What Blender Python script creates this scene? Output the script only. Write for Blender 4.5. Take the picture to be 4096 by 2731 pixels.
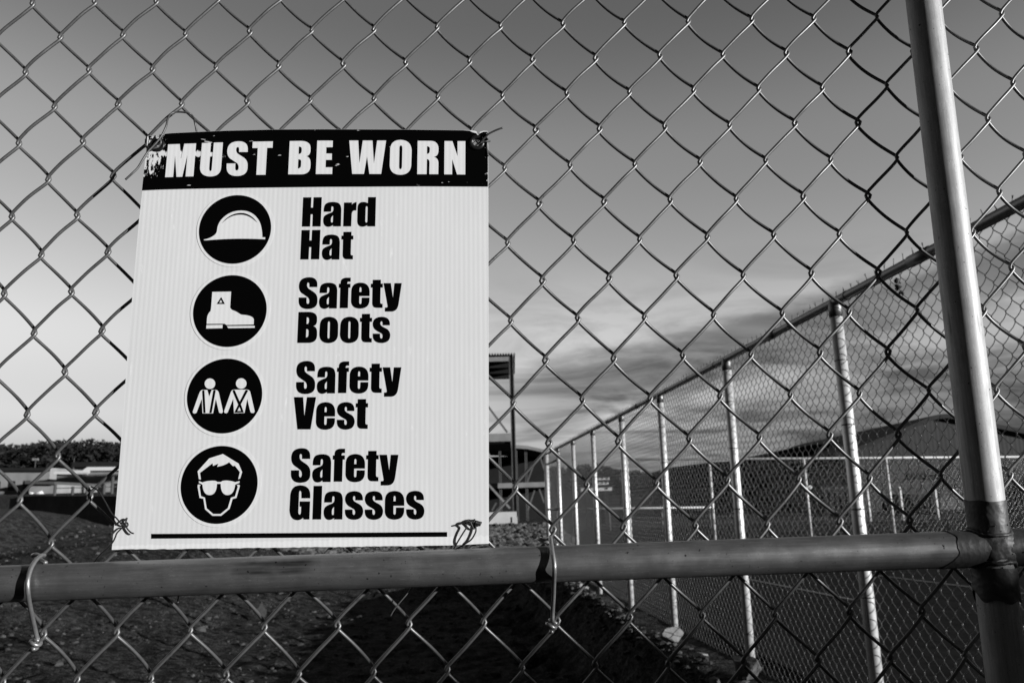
import bpy, bmesh, math, random
import numpy as np
from mathutils import Vector, Matrix, noise

for o in list(bpy.data.objects): bpy.data.objects.remove(o)
S = bpy.context.scene
COL = S.collection
random.seed(7)
rng = np.random.default_rng(11)

# ------------------------------------------------------------------ camera
PXW, PXH, FPX = 4096.0, 2731.0, 3200.0
YAW, PITCH, ROLL = 0.0033778, 0.2022458, -0.0274052
CAM = np.array([-0.0737753, -0.8234199, 1.06])
def basis():
    cy, sy, cp, sp = math.cos(YAW), math.sin(YAW), math.cos(PITCH), math.sin(PITCH)
    f = np.array([sy*cp, cy*cp, sp]); r = np.array([cy, -sy, 0.0]); u = np.cross(r, f)
    return (math.cos(ROLL)*r + math.sin(ROLL)*u, -math.sin(ROLL)*r + math.cos(ROLL)*u, f)
RV, UV, FV = basis()
cam = bpy.data.cameras.new('camera'); camo = bpy.data.objects.new('camera', cam); COL.objects.link(camo)
cam.sensor_width = 36.0; cam.lens = FPX/PXW*36.0
cam.clip_start = 0.02; cam.clip_end = 6000
cam.dof.use_dof = True; cam.dof.focus_distance = 0.84; cam.dof.aperture_fstop = 15
camo.matrix_world = Matrix(((RV[0], UV[0], -FV[0], CAM[0]), (RV[1], UV[1], -FV[1], CAM[1]), (RV[2], UV[2], -FV[2], CAM[2]), (0, 0, 0, 1)))
S.camera = camo

def ray(x, y):
    return FV*FPX + RV*(x-2048) + UV*(1365.5-y)
def atY(x, y, Y):
    d = ray(x, y); return CAM + d*(Y-CAM[1])/d[1]
def atZ(x, y, Z):
    d = ray(x, y); return CAM + d*(Z-CAM[2])/d[2]

# ------------------------------------------------------------------ sky, sun, exposure
SUN_AZ, SUN_EL, SUN_W = math.radians(61), math.radians(8.0), 5.0     # azimuth from -Y towards +X
sdir = Vector((math.sin(SUN_AZ)*math.cos(SUN_EL), -math.cos(SUN_AZ)*math.cos(SUN_EL), math.sin(SUN_EL)))
sun = bpy.data.lights.new('sun', 'SUN'); sun.energy = SUN_W; sun.angle = math.radians(0.5); sun.color = (1, 1, 1)
suno = bpy.data.objects.new('sun', sun); COL.objects.link(suno)
suno.rotation_euler = sdir.to_track_quat('Z', 'Y').to_euler(); suno.location = sdir*60
S.view_settings.view_transform = 'Standard'; S.view_settings.look = 'None'
S.view_settings.exposure = 0.13; S.view_settings.gamma = 1.0
S.cycles.max_bounces = 6; S.cycles.caustics_reflective = False; S.cycles.caustics_refractive = False

W = bpy.data.worlds.new('World'); S.world = W; W.use_nodes = True
def sky_nodes():
    nt = W.node_tree; N = nt.nodes; L = nt.links
    N.clear()
    out = N.new('ShaderNodeOutputWorld'); bg = N.new('ShaderNodeBackground'); L.new(bg.outputs[0], out.inputs[0])
    sky = N.new('ShaderNodeTexSky'); sky.sky_type = 'NISHITA'; sky.sun_disc = False
    sky.sun_elevation = SUN_EL
    sky.sun_rotation = math.atan2(sdir.x, sdir.y)
    sky.air_density = 1.0; sky.dust_density = 1.2; sky.ozone_density = 1.0
    bw = N.new('ShaderNodeRGBToBW'); L.new(sky.outputs[0], bw.inputs[0])
    tc = N.new('ShaderNodeTexCoord'); sep = N.new('ShaderNodeSeparateXYZ'); L.new(tc.outputs['Generated'], sep.inputs[0])
    # film response of the monochrome sky: paler at the horizon, dark overhead
    ramp = N.new('ShaderNodeValToRGB'); L.new(sep.outputs['Z'], ramp.inputs[0])
    cr = ramp.color_ramp; cr.interpolation = 'EASE'
    pts = SKYRAMP
    while len(cr.elements) > 1: cr.elements.remove(cr.elements[-1])
    cr.elements[0].position = pts[0][0]; cr.elements[0].color = (pts[0][1],)*3 + (1,)
    for p, v in pts[1:]:
        e = cr.elements.new(p); e.color = (v, v, v, 1)
    def math_(op, a, b=None, clamp=False):
        m = N.new('ShaderNodeMath'); m.operation = op; m.use_clamp = clamp
        for i, v in enumerate((a, b)):
            if v is None: continue
            if isinstance(v, (int, float)): m.inputs[i].default_value = v
            else: L.new(v, m.inputs[i])
        return m.outputs[0]
    base = math_('MULTIPLY', bw.outputs[0], ramp.outputs[0])
    # brighter to the west (left), darker towards the right
    az = math_('MULTIPLY', sep.outputs['X'], -0.02)
    base = math_('MULTIPLY', base, math_('ADD', az, 1.0))
    # the half of the sky at our back is dimmed to keep shaded sides dark
    bk = N.new('ShaderNodeMapRange'); L.new(sep.outputs['Y'], bk.inputs[0]); bk.inputs[1].default_value = 0.0; bk.inputs[2].default_value = 0.45; bk.inputs[3].default_value = 0.07; bk.inputs[4].default_value = 1.0
    base = math_('MULTIPLY', base, bk.outputs[0])
    # streaked cloud bank low on the right, on a flat cloud layer overhead
    zz = math_('MAXIMUM', sep.outputs['Z'], 0.0)
    den = math_('ADD', zz, 0.10)
    cx = math_('DIVIDE', sep.outputs['X'], den); cy = math_('DIVIDE', sep.outputs['Y'], den)
    comb = N.new('ShaderNodeCombineXYZ'); L.new(cx, comb.inputs[0]); L.new(cy, comb.inputs[1])
    mp = N.new('ShaderNodeMapping'); L.new(comb.outputs[0], mp.inputs[0]); mp.inputs['Rotation'].default_value = (0, 0, math.radians(24)); mp.inputs['Scale'].default_value = (0.95, 1.35, 1.0)
    nz = N.new('ShaderNodeTexNoise'); L.new(mp.outputs[0], nz.inputs['Vector']); nz.inputs['Scale'].default_value = 1.25; nz.inputs['Detail'].default_value = 9; nz.inputs['Roughness'].default_value = 0.62; nz.inputs['Distortion'].default_value = 0.6
    band = N.new('ShaderNodeValToRGB'); L.new(sep.outputs['Z'], band.inputs[0])
    c2 = band.color_ramp; c2.elements[0].position = 0.0; c2.elements[0].color = (1, 1, 1, 1); c2.elements[1].position = 0.30; c2.elements[1].color = (0, 0, 0, 1)
    e = c2.elements.new(0.15); e.color = (0.85, 0.85, 0.85, 1)
    side = N.new('ShaderNodeMapRange'); L.new(sep.outputs['X'], side.inputs[0]); side.inputs[1].default_value = -0.22; side.inputs[2].default_value = 0.12
    msk = math_('MULTIPLY', band.outputs[0], side.outputs[0])
    dk = N.new('ShaderNodeMapRange'); L.new(nz.outputs['Fac'], dk.inputs[0]); dk.inputs[1].default_value = 0.42; dk.inputs[2].default_value = 0.62; dk.inputs[3].default_value = 1.4; dk.inputs[4].default_value = 0.42
    t = math_('SUBTRACT', dk.outputs[0], 1.0)
    cl = math_('ADD', math_('MULTIPLY', t, msk), 1.0)
    # a heavier cloud low over the right-hand buildings
    hv = N.new('ShaderNodeMapRange'); L.new(sep.outputs['X'], hv.inputs[0]); hv.inputs[1].default_value = 0.15; hv.inputs[2].default_value = 0.45; hv.inputs[3].default_value = 1.0; hv.inputs[4].default_value = 0.44
    hz = N.new('ShaderNodeMapRange'); L.new(sep.outputs['Z'], hz.inputs[0]); hz.inputs[1].default_value = 0.10; hz.inputs[2].default_value = 0.20
    hm = math_('ADD', math_('MULTIPLY', math_('SUBTRACT', hv.outputs[0], 1.0), math_('SUBTRACT', 1.0, hz.outputs[0])), 1.0)
    # one long dark cloud whose upper edge climbs to the right
    n2 = N.new('ShaderNodeTexNoise'); mp2 = N.new('ShaderNodeMapping'); L.new(tc.outputs['Generated'], mp2.inputs[0]); mp2.inputs['Scale'].default_value = (3.0, 3.0, 11.0); mp2.inputs['Rotation'].default_value = (0, math.radians(-11), 0)
    L.new(mp2.outputs[0], n2.inputs['Vector']); n2.inputs['Scale'].default_value = 1.6; n2.inputs['Detail'].default_value = 9; n2.inputs['Roughness'].default_value = 0.64
    ed = math_('ADD', math_('MULTIPLY', sep.outputs['X'], 0.207), 0.150)
    ed = math_('ADD', math_('SUBTRACT', ed, sep.outputs['Z']), math_('MULTIPLY', math_('SUBTRACT', n2.outputs['Fac'], 0.5), 0.09))
    wr = N.new('ShaderNodeValToRGB'); wm = N.new('ShaderNodeMapRange'); L.new(ed, wm.inputs[0]); wm.inputs[1].default_value = -0.02; wm.inputs[2].default_value = 0.14
    L.new(wm.outputs[0], wr.inputs[0]); c3 = wr.color_ramp; c3.interpolation = 'EASE'
    c3.elements[0].position = 0.0; c3.elements[0].color = (0, 0, 0, 1); c3.elements[1].position = 1.0; c3.elements[1].color = (0.15, 0.15, 0.15, 1)
    for p_, v_ in ((0.18, 1.0), (0.42, 0.85), (0.66, 0.0), (0.78, 0.30)):
        e3 = c3.elements.new(p_); e3.color = (v_, v_, v_, 1)
    ws_ = N.new('ShaderNodeMapRange'); L.new(sep.outputs['X'], ws_.inputs[0]); ws_.inputs[1].default_value = -0.08; ws_.inputs[2].default_value = 0.10
    wedge = math_('SUBTRACT', 1.0, math_('MULTIPLY', math_('MULTIPLY', wr.outputs[0], ws_.outputs[0]), 0.52))
    hm = math_('MULTIPLY', hm, wedge)
    tot = math_('MULTIPLY', math_('MULTIPLY', base, cl), hm)
    L.new(tot, bg.inputs[0]); bg.inputs[1].default_value = SKYSTR
SKYSTR = 0.138
SKYRAMP = [(0.0, 0.62), (0.06, 0.80), (0.12, 1.10), (0.22, 1.46), (0.40, 1.22), (0.56, 0.76), (0.72, 0.26), (1.0, 0.10)]
sky_nodes()

# ------------------------------------------------------------------ material helpers
def newmat(name):
    m = bpy.data.materials.new(name); m.use_nodes = True
    nt = m.node_tree; b = nt.nodes['Principled BSDF']
    return m, nt, b
class NB:
    def __init__(s, nt): s.nt = nt; s.N = nt.nodes; s.L = nt.links
    def pos(s):
        g = s.N.new('ShaderNodeNewGeometry'); return g.outputs['Position']
    def mapping(s, v, scale=(1, 1, 1), rot=(0, 0, 0), loc=(0, 0, 0)):
        m = s.N.new('ShaderNodeMapping'); s.L.new(v, m.inputs[0]); m.inputs['Scale'].default_value = scale; m.inputs['Rotation'].default_value = rot; m.inputs['Location'].default_value = loc
        return m.outputs[0]
    def noise(s, v, scale, detail=4, rough=0.55, dist=0):
        n = s.N.new('ShaderNodeTexNoise'); s.L.new(v, n.inputs['Vector']); n.inputs['Scale'].default_value = scale; n.inputs['Detail'].default_value = detail; n.inputs['Roughness'].default_value = rough; n.inputs['Distortion'].default_value = dist
        return n.outputs['Fac']
    def voronoi(s, v, scale, feature='F1'):
        n = s.N.new('ShaderNodeTexVoronoi'); n.feature = feature; s.L.new(v, n.inputs['Vector']); n.inputs['Scale'].default_value = scale
        return n.outputs[0]
    def ramp(s, f, pts):
        r = s.N.new('ShaderNodeValToRGB'); s.L.new(f, r.inputs[0]); c = r.color_ramp
        while len(c.elements) > 1: c.elements.remove(c.elements[-1])
        c.elements[0].position = pts[0][0]; c.elements[0].color = (pts[0][1],)*3 + (1,)
        for p, v in pts[1:]:
            e = c.elements.new(p); e.color = (v, v, v, 1)
        return r.outputs[0]
    def math(s, op, a, b=None, clamp=False):
        m = s.N.new('ShaderNodeMath'); m.operation = op; m.use_clamp = clamp
        for i, v in enumerate((a, b)):
            if v is None: continue
            if isinstance(v, (int, float)): m.inputs[i].default_value = v
            else: s.L.new(v, m.inputs[i])
        return m.outputs[0]
    def rng(s, v, a, b, c=0.0, d=1.0, smooth=False):
        m = s.N.new('ShaderNodeMapRange'); s.L.new(v, m.inputs[0])
        for i, q in enumerate((a, b, c, d)): m.inputs[1+i].default_value = q
        if smooth: m.interpolation_type = 'SMOOTHSTEP'
        return m.outputs[0]
    def sep(s, v):
        m = s.N.new('ShaderNodeSeparateXYZ'); s.L.new(v, m.inputs[0]); return m.outputs
    def mix(s, f, a, b):      # float mix
        m = s.N.new('ShaderNodeMix'); m.data_type = 'FLOAT'
        for i, v in ((0, f), (2, a), (3, b)):
            if isinstance(v, (int, float)): m.inputs[i].default_value = v
            else: s.L.new(v, m.inputs[i])
        return m.outputs[0]
    def bump(s, h, strength, dist, bsdf):
        m = s.N.new('ShaderNodeBump'); s.L.new(h, m.inputs['Height']); m.inputs['Strength'].default_value = strength; m.inputs['Distance'].default_value = dist
        s.L.new(m.outputs[0], bsdf.inputs['Normal'])
def grey(name, v, rough=0.6, metal=0.0, spec=0.5):
    m, nt, b = newmat(name)
    b.inputs['Base Color'].default_value = (v, v, v, 1); b.inputs['Roughness'].default_value = rough; b.inputs['Metallic'].default_value = metal
    b.inputs['Specular IOR Level'].default_value = spec
    return m
def mottled(name, lo, hi, scale, rough=0.8, bump=0.0, bdist=0.01, detail=5, stretch=(1, 1, 1)):
    m, nt, b = newmat(name); q = NB(nt)
    v = q.mapping(q.pos(), stretch)
    n = q.noise(v, scale, detail, 0.6)
    nt.links.new(q.rng(n, 0.3, 0.7, lo, hi), b.inputs['Base Color']); b.inputs['Roughness'].default_value = rough
    b.inputs['Specular IOR Level'].default_value = 0.25
    if bump: q.bump(q.noise(v, scale*2.2, 6, 0.6), bump, bdist, b)
    return m
def galvanised(name, base, metal, rough, axis, speck=1.0, streak=1.0):
    """weathered zinc: soft mottling, draw-marks along the tube, a few dark specks"""
    m, nt, b = newmat(name); q = NB(nt); P = q.pos()
    st = {'x': (0.05, 1, 1), 'z': (1, 1, 0.05), 'o': (1, 1, 1)}[axis]
    n1 = q.noise(P, 45, 5, 0.6); n2 = q.noise(q.mapping(P, st), 420, 4, 0.6); n3 = q.noise(q.mapping(P, st), 90, 3, 0.5)
    col = q.math('ADD', q.rng(n1, 0.3, 0.7, base*0.86, base*1.08), q.rng(n2, 0.3, 0.7, -0.05*streak*base/0.4, 0.05*streak*base/0.4))
    sp = q.rng(q.noise(P, 260, 2, 0.5), 0.70, 0.76, 0.0, 1.0)
    dirt = q.math('MULTIPLY', q.rng(n3, 0.62, 0.74, 0.0, 0.55), q.rng(q.noise(P, 18, 3, 0.5), 0.45, 0.6, 0.0, 1.0))
    k = q.math('MAXIMUM', q.math('MULTIPLY', sp, 0.7*speck), q.math('MULTIPLY', dirt, speck))
    sc_ = q.rng(q.noise(q.mapping(P, tuple(0.12 if v < 1 else 1 for v in st)), 1500, 2, 0.5), 0.66, 0.70, 0.0, 0.45)
    col = q.math('ADD', col, q.math('MULTIPLY', sc_, base))
    k = q.math('MAXIMUM', k, q.math('MULTIPLY', q.rng(q.noise(P, 700, 3, 0.6), 0.60, 0.66, 0.0, 0.35), q.rng(n1, 0.48, 0.6, 0.0, 1.0)))
    col = q.math('MULTIPLY', col, q.math('SUBTRACT', 1.0, k))
    nt.links.new(col, b.inputs['Base Color'])
    b.inputs['Metallic'].default_value = metal
    nt.links.new(q.rng(n1, 0.3, 0.7, rough-0.06, rough+0.07), b.inputs['Roughness'])
    q.bump(n2, 0.06, 0.0006, b)
    return m
M_POST = galvanised('galvanised_upright', 0.42, 0.14, 0.52, 'z', 1.5, 1.6)
M_RAIL = galvanised('galvanised_crossbar', 0.25, 0.72, 0.42, 'x', 1.4, 1.3)
M_WIRE = galvanised('galvanised_wire', 0.18, 0.6, 0.43, 'o', 0.8)
M_TIE = galvanised('bright_tie_wire', 0.34, 0.65, 0.40, 'o', 0.3)
M_THINB = galvanised('dark_thin_wire', 0.035, 0.4, 0.45, 'o', 0.3)
M_THIN = galvanised('dull_thin_wire', 0.10, 0.5, 0.45, 'o', 0.3)
M_FPOST = galvanised('far_post_zinc', 0.80, 0.45, 0.48, 'z', 0.25, 0.6)
M_FRAIL = galvanised('far_rail_zinc', 0.20, 0.7, 0.45, 'o', 0.3)
M_FWIRE = grey('far_wire_zinc', 0.20, 0.36, 0.55)
def weldpaint():
    m, nt, b = newmat('dark_weld_paint'); q = NB(nt); P = q.pos()
    n = q.noise(P, 60, 5, 0.6)
    nt.links.new(q.rng(n, 0.3, 0.7, 0.045, 0.085), b.inputs['Base Color']); b.inputs['Roughness'].default_value = 0.5; b.inputs['Metallic'].default_value = 0.25
    h = q.math('ADD', q.noise(P, 130, 5, 0.6), q.math('MULTIPLY', q.voronoi(P, 210), 0.6))
    q.bump(h, 0.4, 0.0010, b)
    return m
M_WELD = weldpaint()
M_SOOT = grey('dark_grommet_steel', 0.03, 0.35, 0.6)

# ------------------------------------------------------------------ mesh helpers
def setp(o, label=None, cat=None, group=None, kind=None):
    for k, v in (('label', label), ('category', cat), ('group', group), ('kind', kind)):
        if v: o[k] = v
    return o
def wloc(p):
    v = Vector((0, 0, 0))
    while p is not None: v = v + p.location; p = p.parent
    return v
def mesh_obj(name, verts, faces, mat, parent=None, smooth=False, loc=None):
    """verts are world coordinates; loc = origin of a top-level mesh"""
    V = np.asarray(verts, dtype=np.float64).reshape(-1, 3)
    org = Vector((0, 0, 0))
    if parent is not None: org = wloc(parent)
    if loc is not None and parent is None: org = Vector(loc)
    V = V - np.array(org)
    me = bpy.data.meshes.new(name)
    if isinstance(faces, np.ndarray):
        k = faces.shape[1]; n = faces.shape[0]
        me.vertices.add(len(V)); me.vertices.foreach_set('co', V.astype(np.float32).ravel())
        me.loops.add(n*k); me.loops.foreach_set('vertex_index', faces.astype(np.int32).ravel())
        me.polygons.add(n); me.polygons.foreach_set('loop_start', np.arange(0, n*k, k, dtype=np.int32))
        me.polygons.foreach_set('loop_total', np.full(n, k, dtype=np.int32))
        me.update(calc_edges=True)
    else:
        me.from_pydata([tuple(v) for v in V], [], faces)
    if smooth: me.polygons.foreach_set('use_smooth', np.ones(len(me.polygons), dtype=bool))
    me.validate(); me.update()
    if mat: me.materials.append(mat)
    o = bpy.data.objects.new(name, me); COL.objects.link(o)
    if parent is not None: o.parent = parent
    elif loc is not None: o.location = org
    return o
def empty(name, loc, label=None, cat=None, group=None, kind=None):
    o = bpy.data.objects.new(name, None); COL.objects.link(o); o.location = loc; o.empty_display_size = 0.1
    return setp(o, label, cat, group, kind)
class MB:
    """collects shapes; build() makes them ONE mesh object"""
    def __init__(s): s.v = []; s.f = []
    def add(s, V, F):
        k = len(s.v); s.v += [tuple(map(float, x)) for x in V]; s.f += [tuple(i+k for i in f) for f in F]; return s
    def box(s, lo, hi):
        x0, y0, z0 = lo; x1, y1, z1 = hi
        return s.add([(x0, y0, z0), (x1, y0, z0), (x1, y1, z0), (x0, y1, z0), (x0, y0, z1), (x1, y0, z1), (x1, y1, z1), (x0, y1, z1)],
                     [(0, 3, 2, 1), (4, 5, 6, 7), (0, 1, 5, 4), (1, 2, 6, 5), (2, 3, 7, 6), (3, 0, 4, 7)])
    def bar(s, a, b, w, h, up=(0, 0, 1)):
        a = np.array(a, float); b = np.array(b, float); t = b-a; t /= np.linalg.norm(t); upv = np.array(up, float)
        if abs(t@upv) > 0.98: upv = np.array([0, 1, 0.])
        sx = np.cross(t, upv); sx /= np.linalg.norm(sx); sz = np.cross(sx, t)
        P = []
        for c in (a, b):
            for i, j in ((-1, -1), (1, -1), (1, 1), (-1, 1)): P.append(c + sx*i*w/2 + sz*j*h/2)
        return s.add(P, [(3, 2, 1, 0), (4, 5, 6, 7), (0, 1, 5, 4), (1, 2, 6, 5), (2, 3, 7, 6), (3, 0, 4, 7)])
    def prism(s, pts, y0, y1):
        """polygon of (x, z) pushed from y0 to y1"""
        n = len(pts)
        V = [(x, y0, z) for x, z in pts] + [(x, y1, z) for x, z in pts]
        F = [tuple(range(n)), tuple(range(2*n-1, n-1, -1))] + [(i, i+n, (i+1) % n+n, (i+1) % n) for i in range(n)]
        return s.add(V, F)
    def tube(s, path, r, sides=10, cap=True):
        V, F = tube_vf(path, r, sides, cap); return s.add(V, F)
    def build(s, name, mat, parent=None, smooth=False, loc=None):
        return mesh_obj(name, s.v, s.f, mat, parent, smooth, loc)
def tube_vf(path, r, sides=10, cap=True):
    P = np.array(path, float); n = len(P)
    R = np.full(n, r) if np.isscalar(r) else np.array(r, float)
    T = np.gradient(P, axis=0); T /= np.linalg.norm(T, axis=1)[:, None]
    ref = np.array([0.13, 0.21, 0.97]);
    if abs(T[0]@ref) > 0.9: ref = np.array([0.9, 0.3, 0.1])
    nrm = ref - T[0]*(T[0]@ref); nrm /= np.linalg.norm(nrm)
    ang = np.linspace(0, 2*math.pi, sides, endpoint=False)
    V = []
    for i in range(n):
        nrm = nrm - T[i]*(T[i]@nrm); nrm /= np.linalg.norm(nrm); b = np.cross(T[i], nrm)
        for a in ang: V.append(P[i] + R[i]*(math.cos(a)*nrm + math.sin(a)*b))
    F = [(i*sides+j, i*sides+(j+1) % sides, (i+1)*sides+(j+1) % sides, (i+1)*sides+j) for i in range(n-1) for j in range(sides)]
    if cap: F += [tuple(range(sides-1, -1, -1)), tuple((n-1)*sides+j for j in range(sides))]
    return V, F
def spline(pts, n=8):
    """Catmull-Rom through the points"""
    P = [np.array(p, float) for p in pts]; P = [2*P[0]-P[1]] + P + [2*P[-1]-P[-2]]
    out = []
    for i in range(1, len(P)-2):
        for k in range(n):
            t = k/n; a, b, c, d = P[i-1], P[i], P[i+1], P[i+2]
            out.append(0.5*((2*b) + (c-a)*t + (2*a-5*b+4*c-d)*t*t + (3*b-a-3*c+d)*t**3))
    out.append(P[-2]); return out

# ------------------------------------------------------------------ chain-link fabric
def chain_link(origin, udir, ndir, cols, j0, j1, pw, ph, r, d, a, sides, per, shear_u=0.0, shear_z=0.0, soft=0.985, bulge=0.0030, jit=0.0):
    """wires zigzag down and hook into their neighbours; cols = range of wire indices.
    knot (i, j) stands at origin + udir*(i*pw/2 + shear_u*j*ph/2) - z*j*ph/2 (+ z*shear_z*i*pw/2)"""
    udir = np.array(udir, float); ndir = np.array(ndir, float); zd = np.array([0, 0, 1.0])
    n = int((j1-j0)*per/2)+1
    j = np.linspace(j0, j1, n)
    allV = []; allF = []
    ang = np.linspace(0, 2*math.pi, sides, endpoint=False)
    base = (np.arange(n-1)[:, None]*sides + np.arange(sides)[None, :])
    nxt = (np.arange(n-1)[:, None]*sides + (np.arange(sides)[None, :]+1) % sides)
    quad = np.stack([base, nxt, nxt+sides, base+sides], -1).reshape(-1, 4)
    off = 0
    for k in cols:
        ph_ = math.pi*(j-k)
        c = np.cos(ph_); s = np.sin(ph_)
        T = np.arcsin(soft*c)/math.asin(soft)
        wob = 0.0009*rng.normal(size=n)*0
        x = (k+0.5)*pw/2 - T*(pw/4+a) + shear_u*j*ph/2 + wob + 0.0006*rng.normal()
        y = np.where(s > 0, (d+bulge)*1.10*s, d*0.85*s)
        z = -j*ph/2 + shear_z*(k+0.5)*pw/2 + 0.0005*rng.normal()
        P = np.array(origin)[None, :] + udir[None, :]*x[:, None] + ndir[None, :]*y[:, None] + zd[None, :]*z[:, None]
        if jit:
            for ax, (p1, p2) in enumerate(((0.3, 1.1), (2.2, 0.7), (4.0, 3.1))):
                a_, b_ = P[:, 0]*40, P[:, 2]*40
                P[:, ax] += jit*(np.sin(a_*1.3+b_*0.7+p1)*np.sin(b_*1.1-a_*0.4+p2) + 0.15*np.sin(a_*2.9+b_*2.3+p2))
        Tn = np.gradient(P, axis=0); Tn /= np.linalg.norm(Tn, axis=1)[:, None]
        b = np.cross(Tn, udir[None, :]); b /= np.linalg.norm(b, axis=1)[:, None]; m = np.cross(b, Tn)
        V = P[:, None, :] + r*(np.cos(ang)[None, :, None]*b[:, None, :] + np.sin(ang)[None, :, None]*m[:, None, :])
        allV.append(V.reshape(-1, 3)); allF.append(quad+off); off += n*sides
    return np.concatenate(allV), np.concatenate(allF)

# ------------------------------------------------------------------ THE NEAR GATE
PW, PH = 0.0718, 0.0863524
OZ = 1.1651223
SK, SK2 = -0.00022356, 0.00558895
gate = empty('chain_link_gate', (0.385, -0.02, 0.0), 'tall galvanised chain-link gate filling the foreground, welded steel frame', 'gate')
V, F = chain_link((0, 0, OZ), (1, 0, 0), (0, 1, 0), range(-67, 46), -18, 24, PW, PH, 0.00176, 0.0025, 0.0020, 8, 28, SK2, SK, 0.985, 0.0030, 0.0007)
mesh_obj('wire_mesh', V, F, M_WIRE, gate, smooth=True)
TUBE_R = 0.0171; YR = -0.0079-TUBE_R
def post_axis(z):      # the upright leans a little
    return np.array([0.3841+0.0198*(z-0.913), YR, z])
def rail_axis(x):
    return np.array([x, YR, 1.0067+0.0083*(x-0.2754)])
V, F = tube_vf([rail_axis(x) for x in np.linspace(-2.42, 1.64, 80)], TUBE_R, 40); mesh_obj('crossbar', V, F, M_RAIL, gate, smooth=True)
JX = post_axis(1.005)[0]
V, F = tube_vf([np.array([x, YR+0.004, 1.955+0.0083*x]) for x in np.linspace(-2.42, 1.64, 40)], TUBE_R, 24); mesh_obj('top_rail', V, F, M_RAIL, gate, smooth=True)
for x in (-2.42, 1.64):
    V, F = tube_vf([np.array([x, YR, z]) for z in (0.05, 0.7, 1.3, 1.97)], TUBE_R+0.001, 24); mesh_obj('upright', V, F, M_POST, gate, smooth=True)
V, F = tube_vf([post_axis(z) for z in np.linspace(1.012, 1.98, 30)], TUBE_R+0.0004, 44); mesh_obj('upright', V, F, M_POST, gate, smooth=True)
V, F = tube_vf([post_axis(z) for z in np.linspace(0.05, 0.998, 30)], TUBE_R+0.0006, 44); mesh_obj('upright', V, F, M_POST, gate, smooth=True)
# the weld: sleeves of dark paint with ragged ends, lumps of weld metal round the joint
def sleeve(axis, s0, s1, rad, rag0, rag1, seed, lump=0.0, n=26, sides=56):
    V = []; 
    for i in range(n):
        f = i/(n-1)
        for k in range(sides):
            a = 2*math.pi*k/sides
            e0 = s0 + rag0*(noise.noise((math.cos(a)*1.2, math.sin(a)*1.2, seed)) + 0.05*noise.noise((math.cos(a)*5, math.sin(a)*5, seed+3)))
            e1 = s1 + rag1*(noise.noise((math.cos(a)*1.2, math.sin(a)*1.2, seed+9)) + 0.05*noise.noise((math.cos(a)*5, math.sin(a)*5, seed+5)))
            s = e0+(e1-e0)*f
            C = axis(s); T = axis(s+0.01)-axis(s); T /= np.linalg.norm(T)
            n1 = np.array([0, -1.0, 0]); n2 = np.cross(T, n1)
            rr = rad*(0.2*min(1, f*40)+0.8) if False else rad
            rr += lump*max(0, noise.noise((C[0]*90+math.cos(a)*1.5, C[2]*90+math.sin(a)*1.5, seed)))
            rr += lump*0.4*max(0, noise.noise((C[0]*300+math.cos(a)*4, C[2]*300+math.sin(a)*4, seed+2)))
            V.append(C + rr*(math.cos(a)*n1 + math.sin(a)*n2))
    F = [(i*sides+k, i*sides+(k+1) % sides, (i+1)*sides+(k+1) % sides, (i+1)*sides+k) for i in range(n-1) for k in range(sides)]
    return V, F
weld = MB()
weld.add(*sleeve(rail_axis, JX-0.046, JX+0.30, TUBE_R+0.0005, 0.022, 0.0, 1.3, 0.0009))
weld.add(*sleeve(post_axis, 1.02, 1.053, TUBE_R+0.0010, 0.0, 0.004, 4.1, 0.0006))
weld.add(*sleeve(post_axis, 0.962, 0.99, TUBE_R+0.0028, 0.014, 0.0, 6.7, 0.0012))
# fillet beads where the tubes meet
for sgn, rad in ((1, 0.0021), (-1, 0.0023)):
    ring = []
    for k in range(49):
        a = 2*math.pi*k/48
        p = post_axis(1.005 + 0) + np.array([math.cos(a)*(TUBE_R+0.0012), math.sin(a)*(TUBE_R+0.0012), 0])
        dy = p[1]-YR
        p[2] = rail_axis(p[0])[2] + sgn*max(0.0128, math.sqrt(max(1e-6, (TUBE_R+0.0012)**2-dy*dy)))
        p[2] += 0.0012*noise.noise((a*3, sgn, 0.4))
        ring.append(p)
    rr = [rad*(0.75+0.5*abs(noise.noise((k*0.9, sgn*3.0, 1.7)))) for k in range(49)]
    weld.tube(ring, rr, 10)
bm = bmesh.new(); bmesh.ops.create_icosphere(bm, subdivisions=5, radius=1.0)
jc = rail_axis(JX)
bv = []
for v in bm.verts:
    p = v.co; e = 1+0.05*noise.noise(p*3.0)+0.03*noise.noise(p*8.0)
    bv.append((jc[0]+p.x*0.0265*e, jc[1]+p.y*(TUBE_R+0.0021)*e, jc[2]+p.z*0.0260*e))
weld.add(bv, [tuple(q.index for q in f.verts) for f in bm.faces]); bm.free()
for k in range(46):      # spatter
    a = random.uniform(-1.6, 1.6); s = random.gauss(0, 0.017)
    c = rail_axis(JX+s) if random.random() < 0.6 else post_axis(1.005+s)
    nrm = np.array([math.sin(a)*0.5, -math.cos(a*0.7), random.uniform(-0.6, 0.7)]); nrm /= np.linalg.norm(nrm)
    q = c+nrm*(TUBE_R+0.0015); rad = random.uniform(0.0004, 0.0011)
    weld.add([q+rad*np.array(v) for v in ((1, 0, 0), (-1, 0, 0), (0, 1, 0), (0, -1, 0), (0, 0, 1), (0, 0, -1))],
             [(0, 2, 4), (2, 1, 4), (1, 3, 4), (3, 0, 4), (2, 0, 5), (1, 2, 5), (3, 1, 5), (0, 3, 5)])
weld.build('weld_joint', M_WELD, gate, smooth=True)

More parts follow.
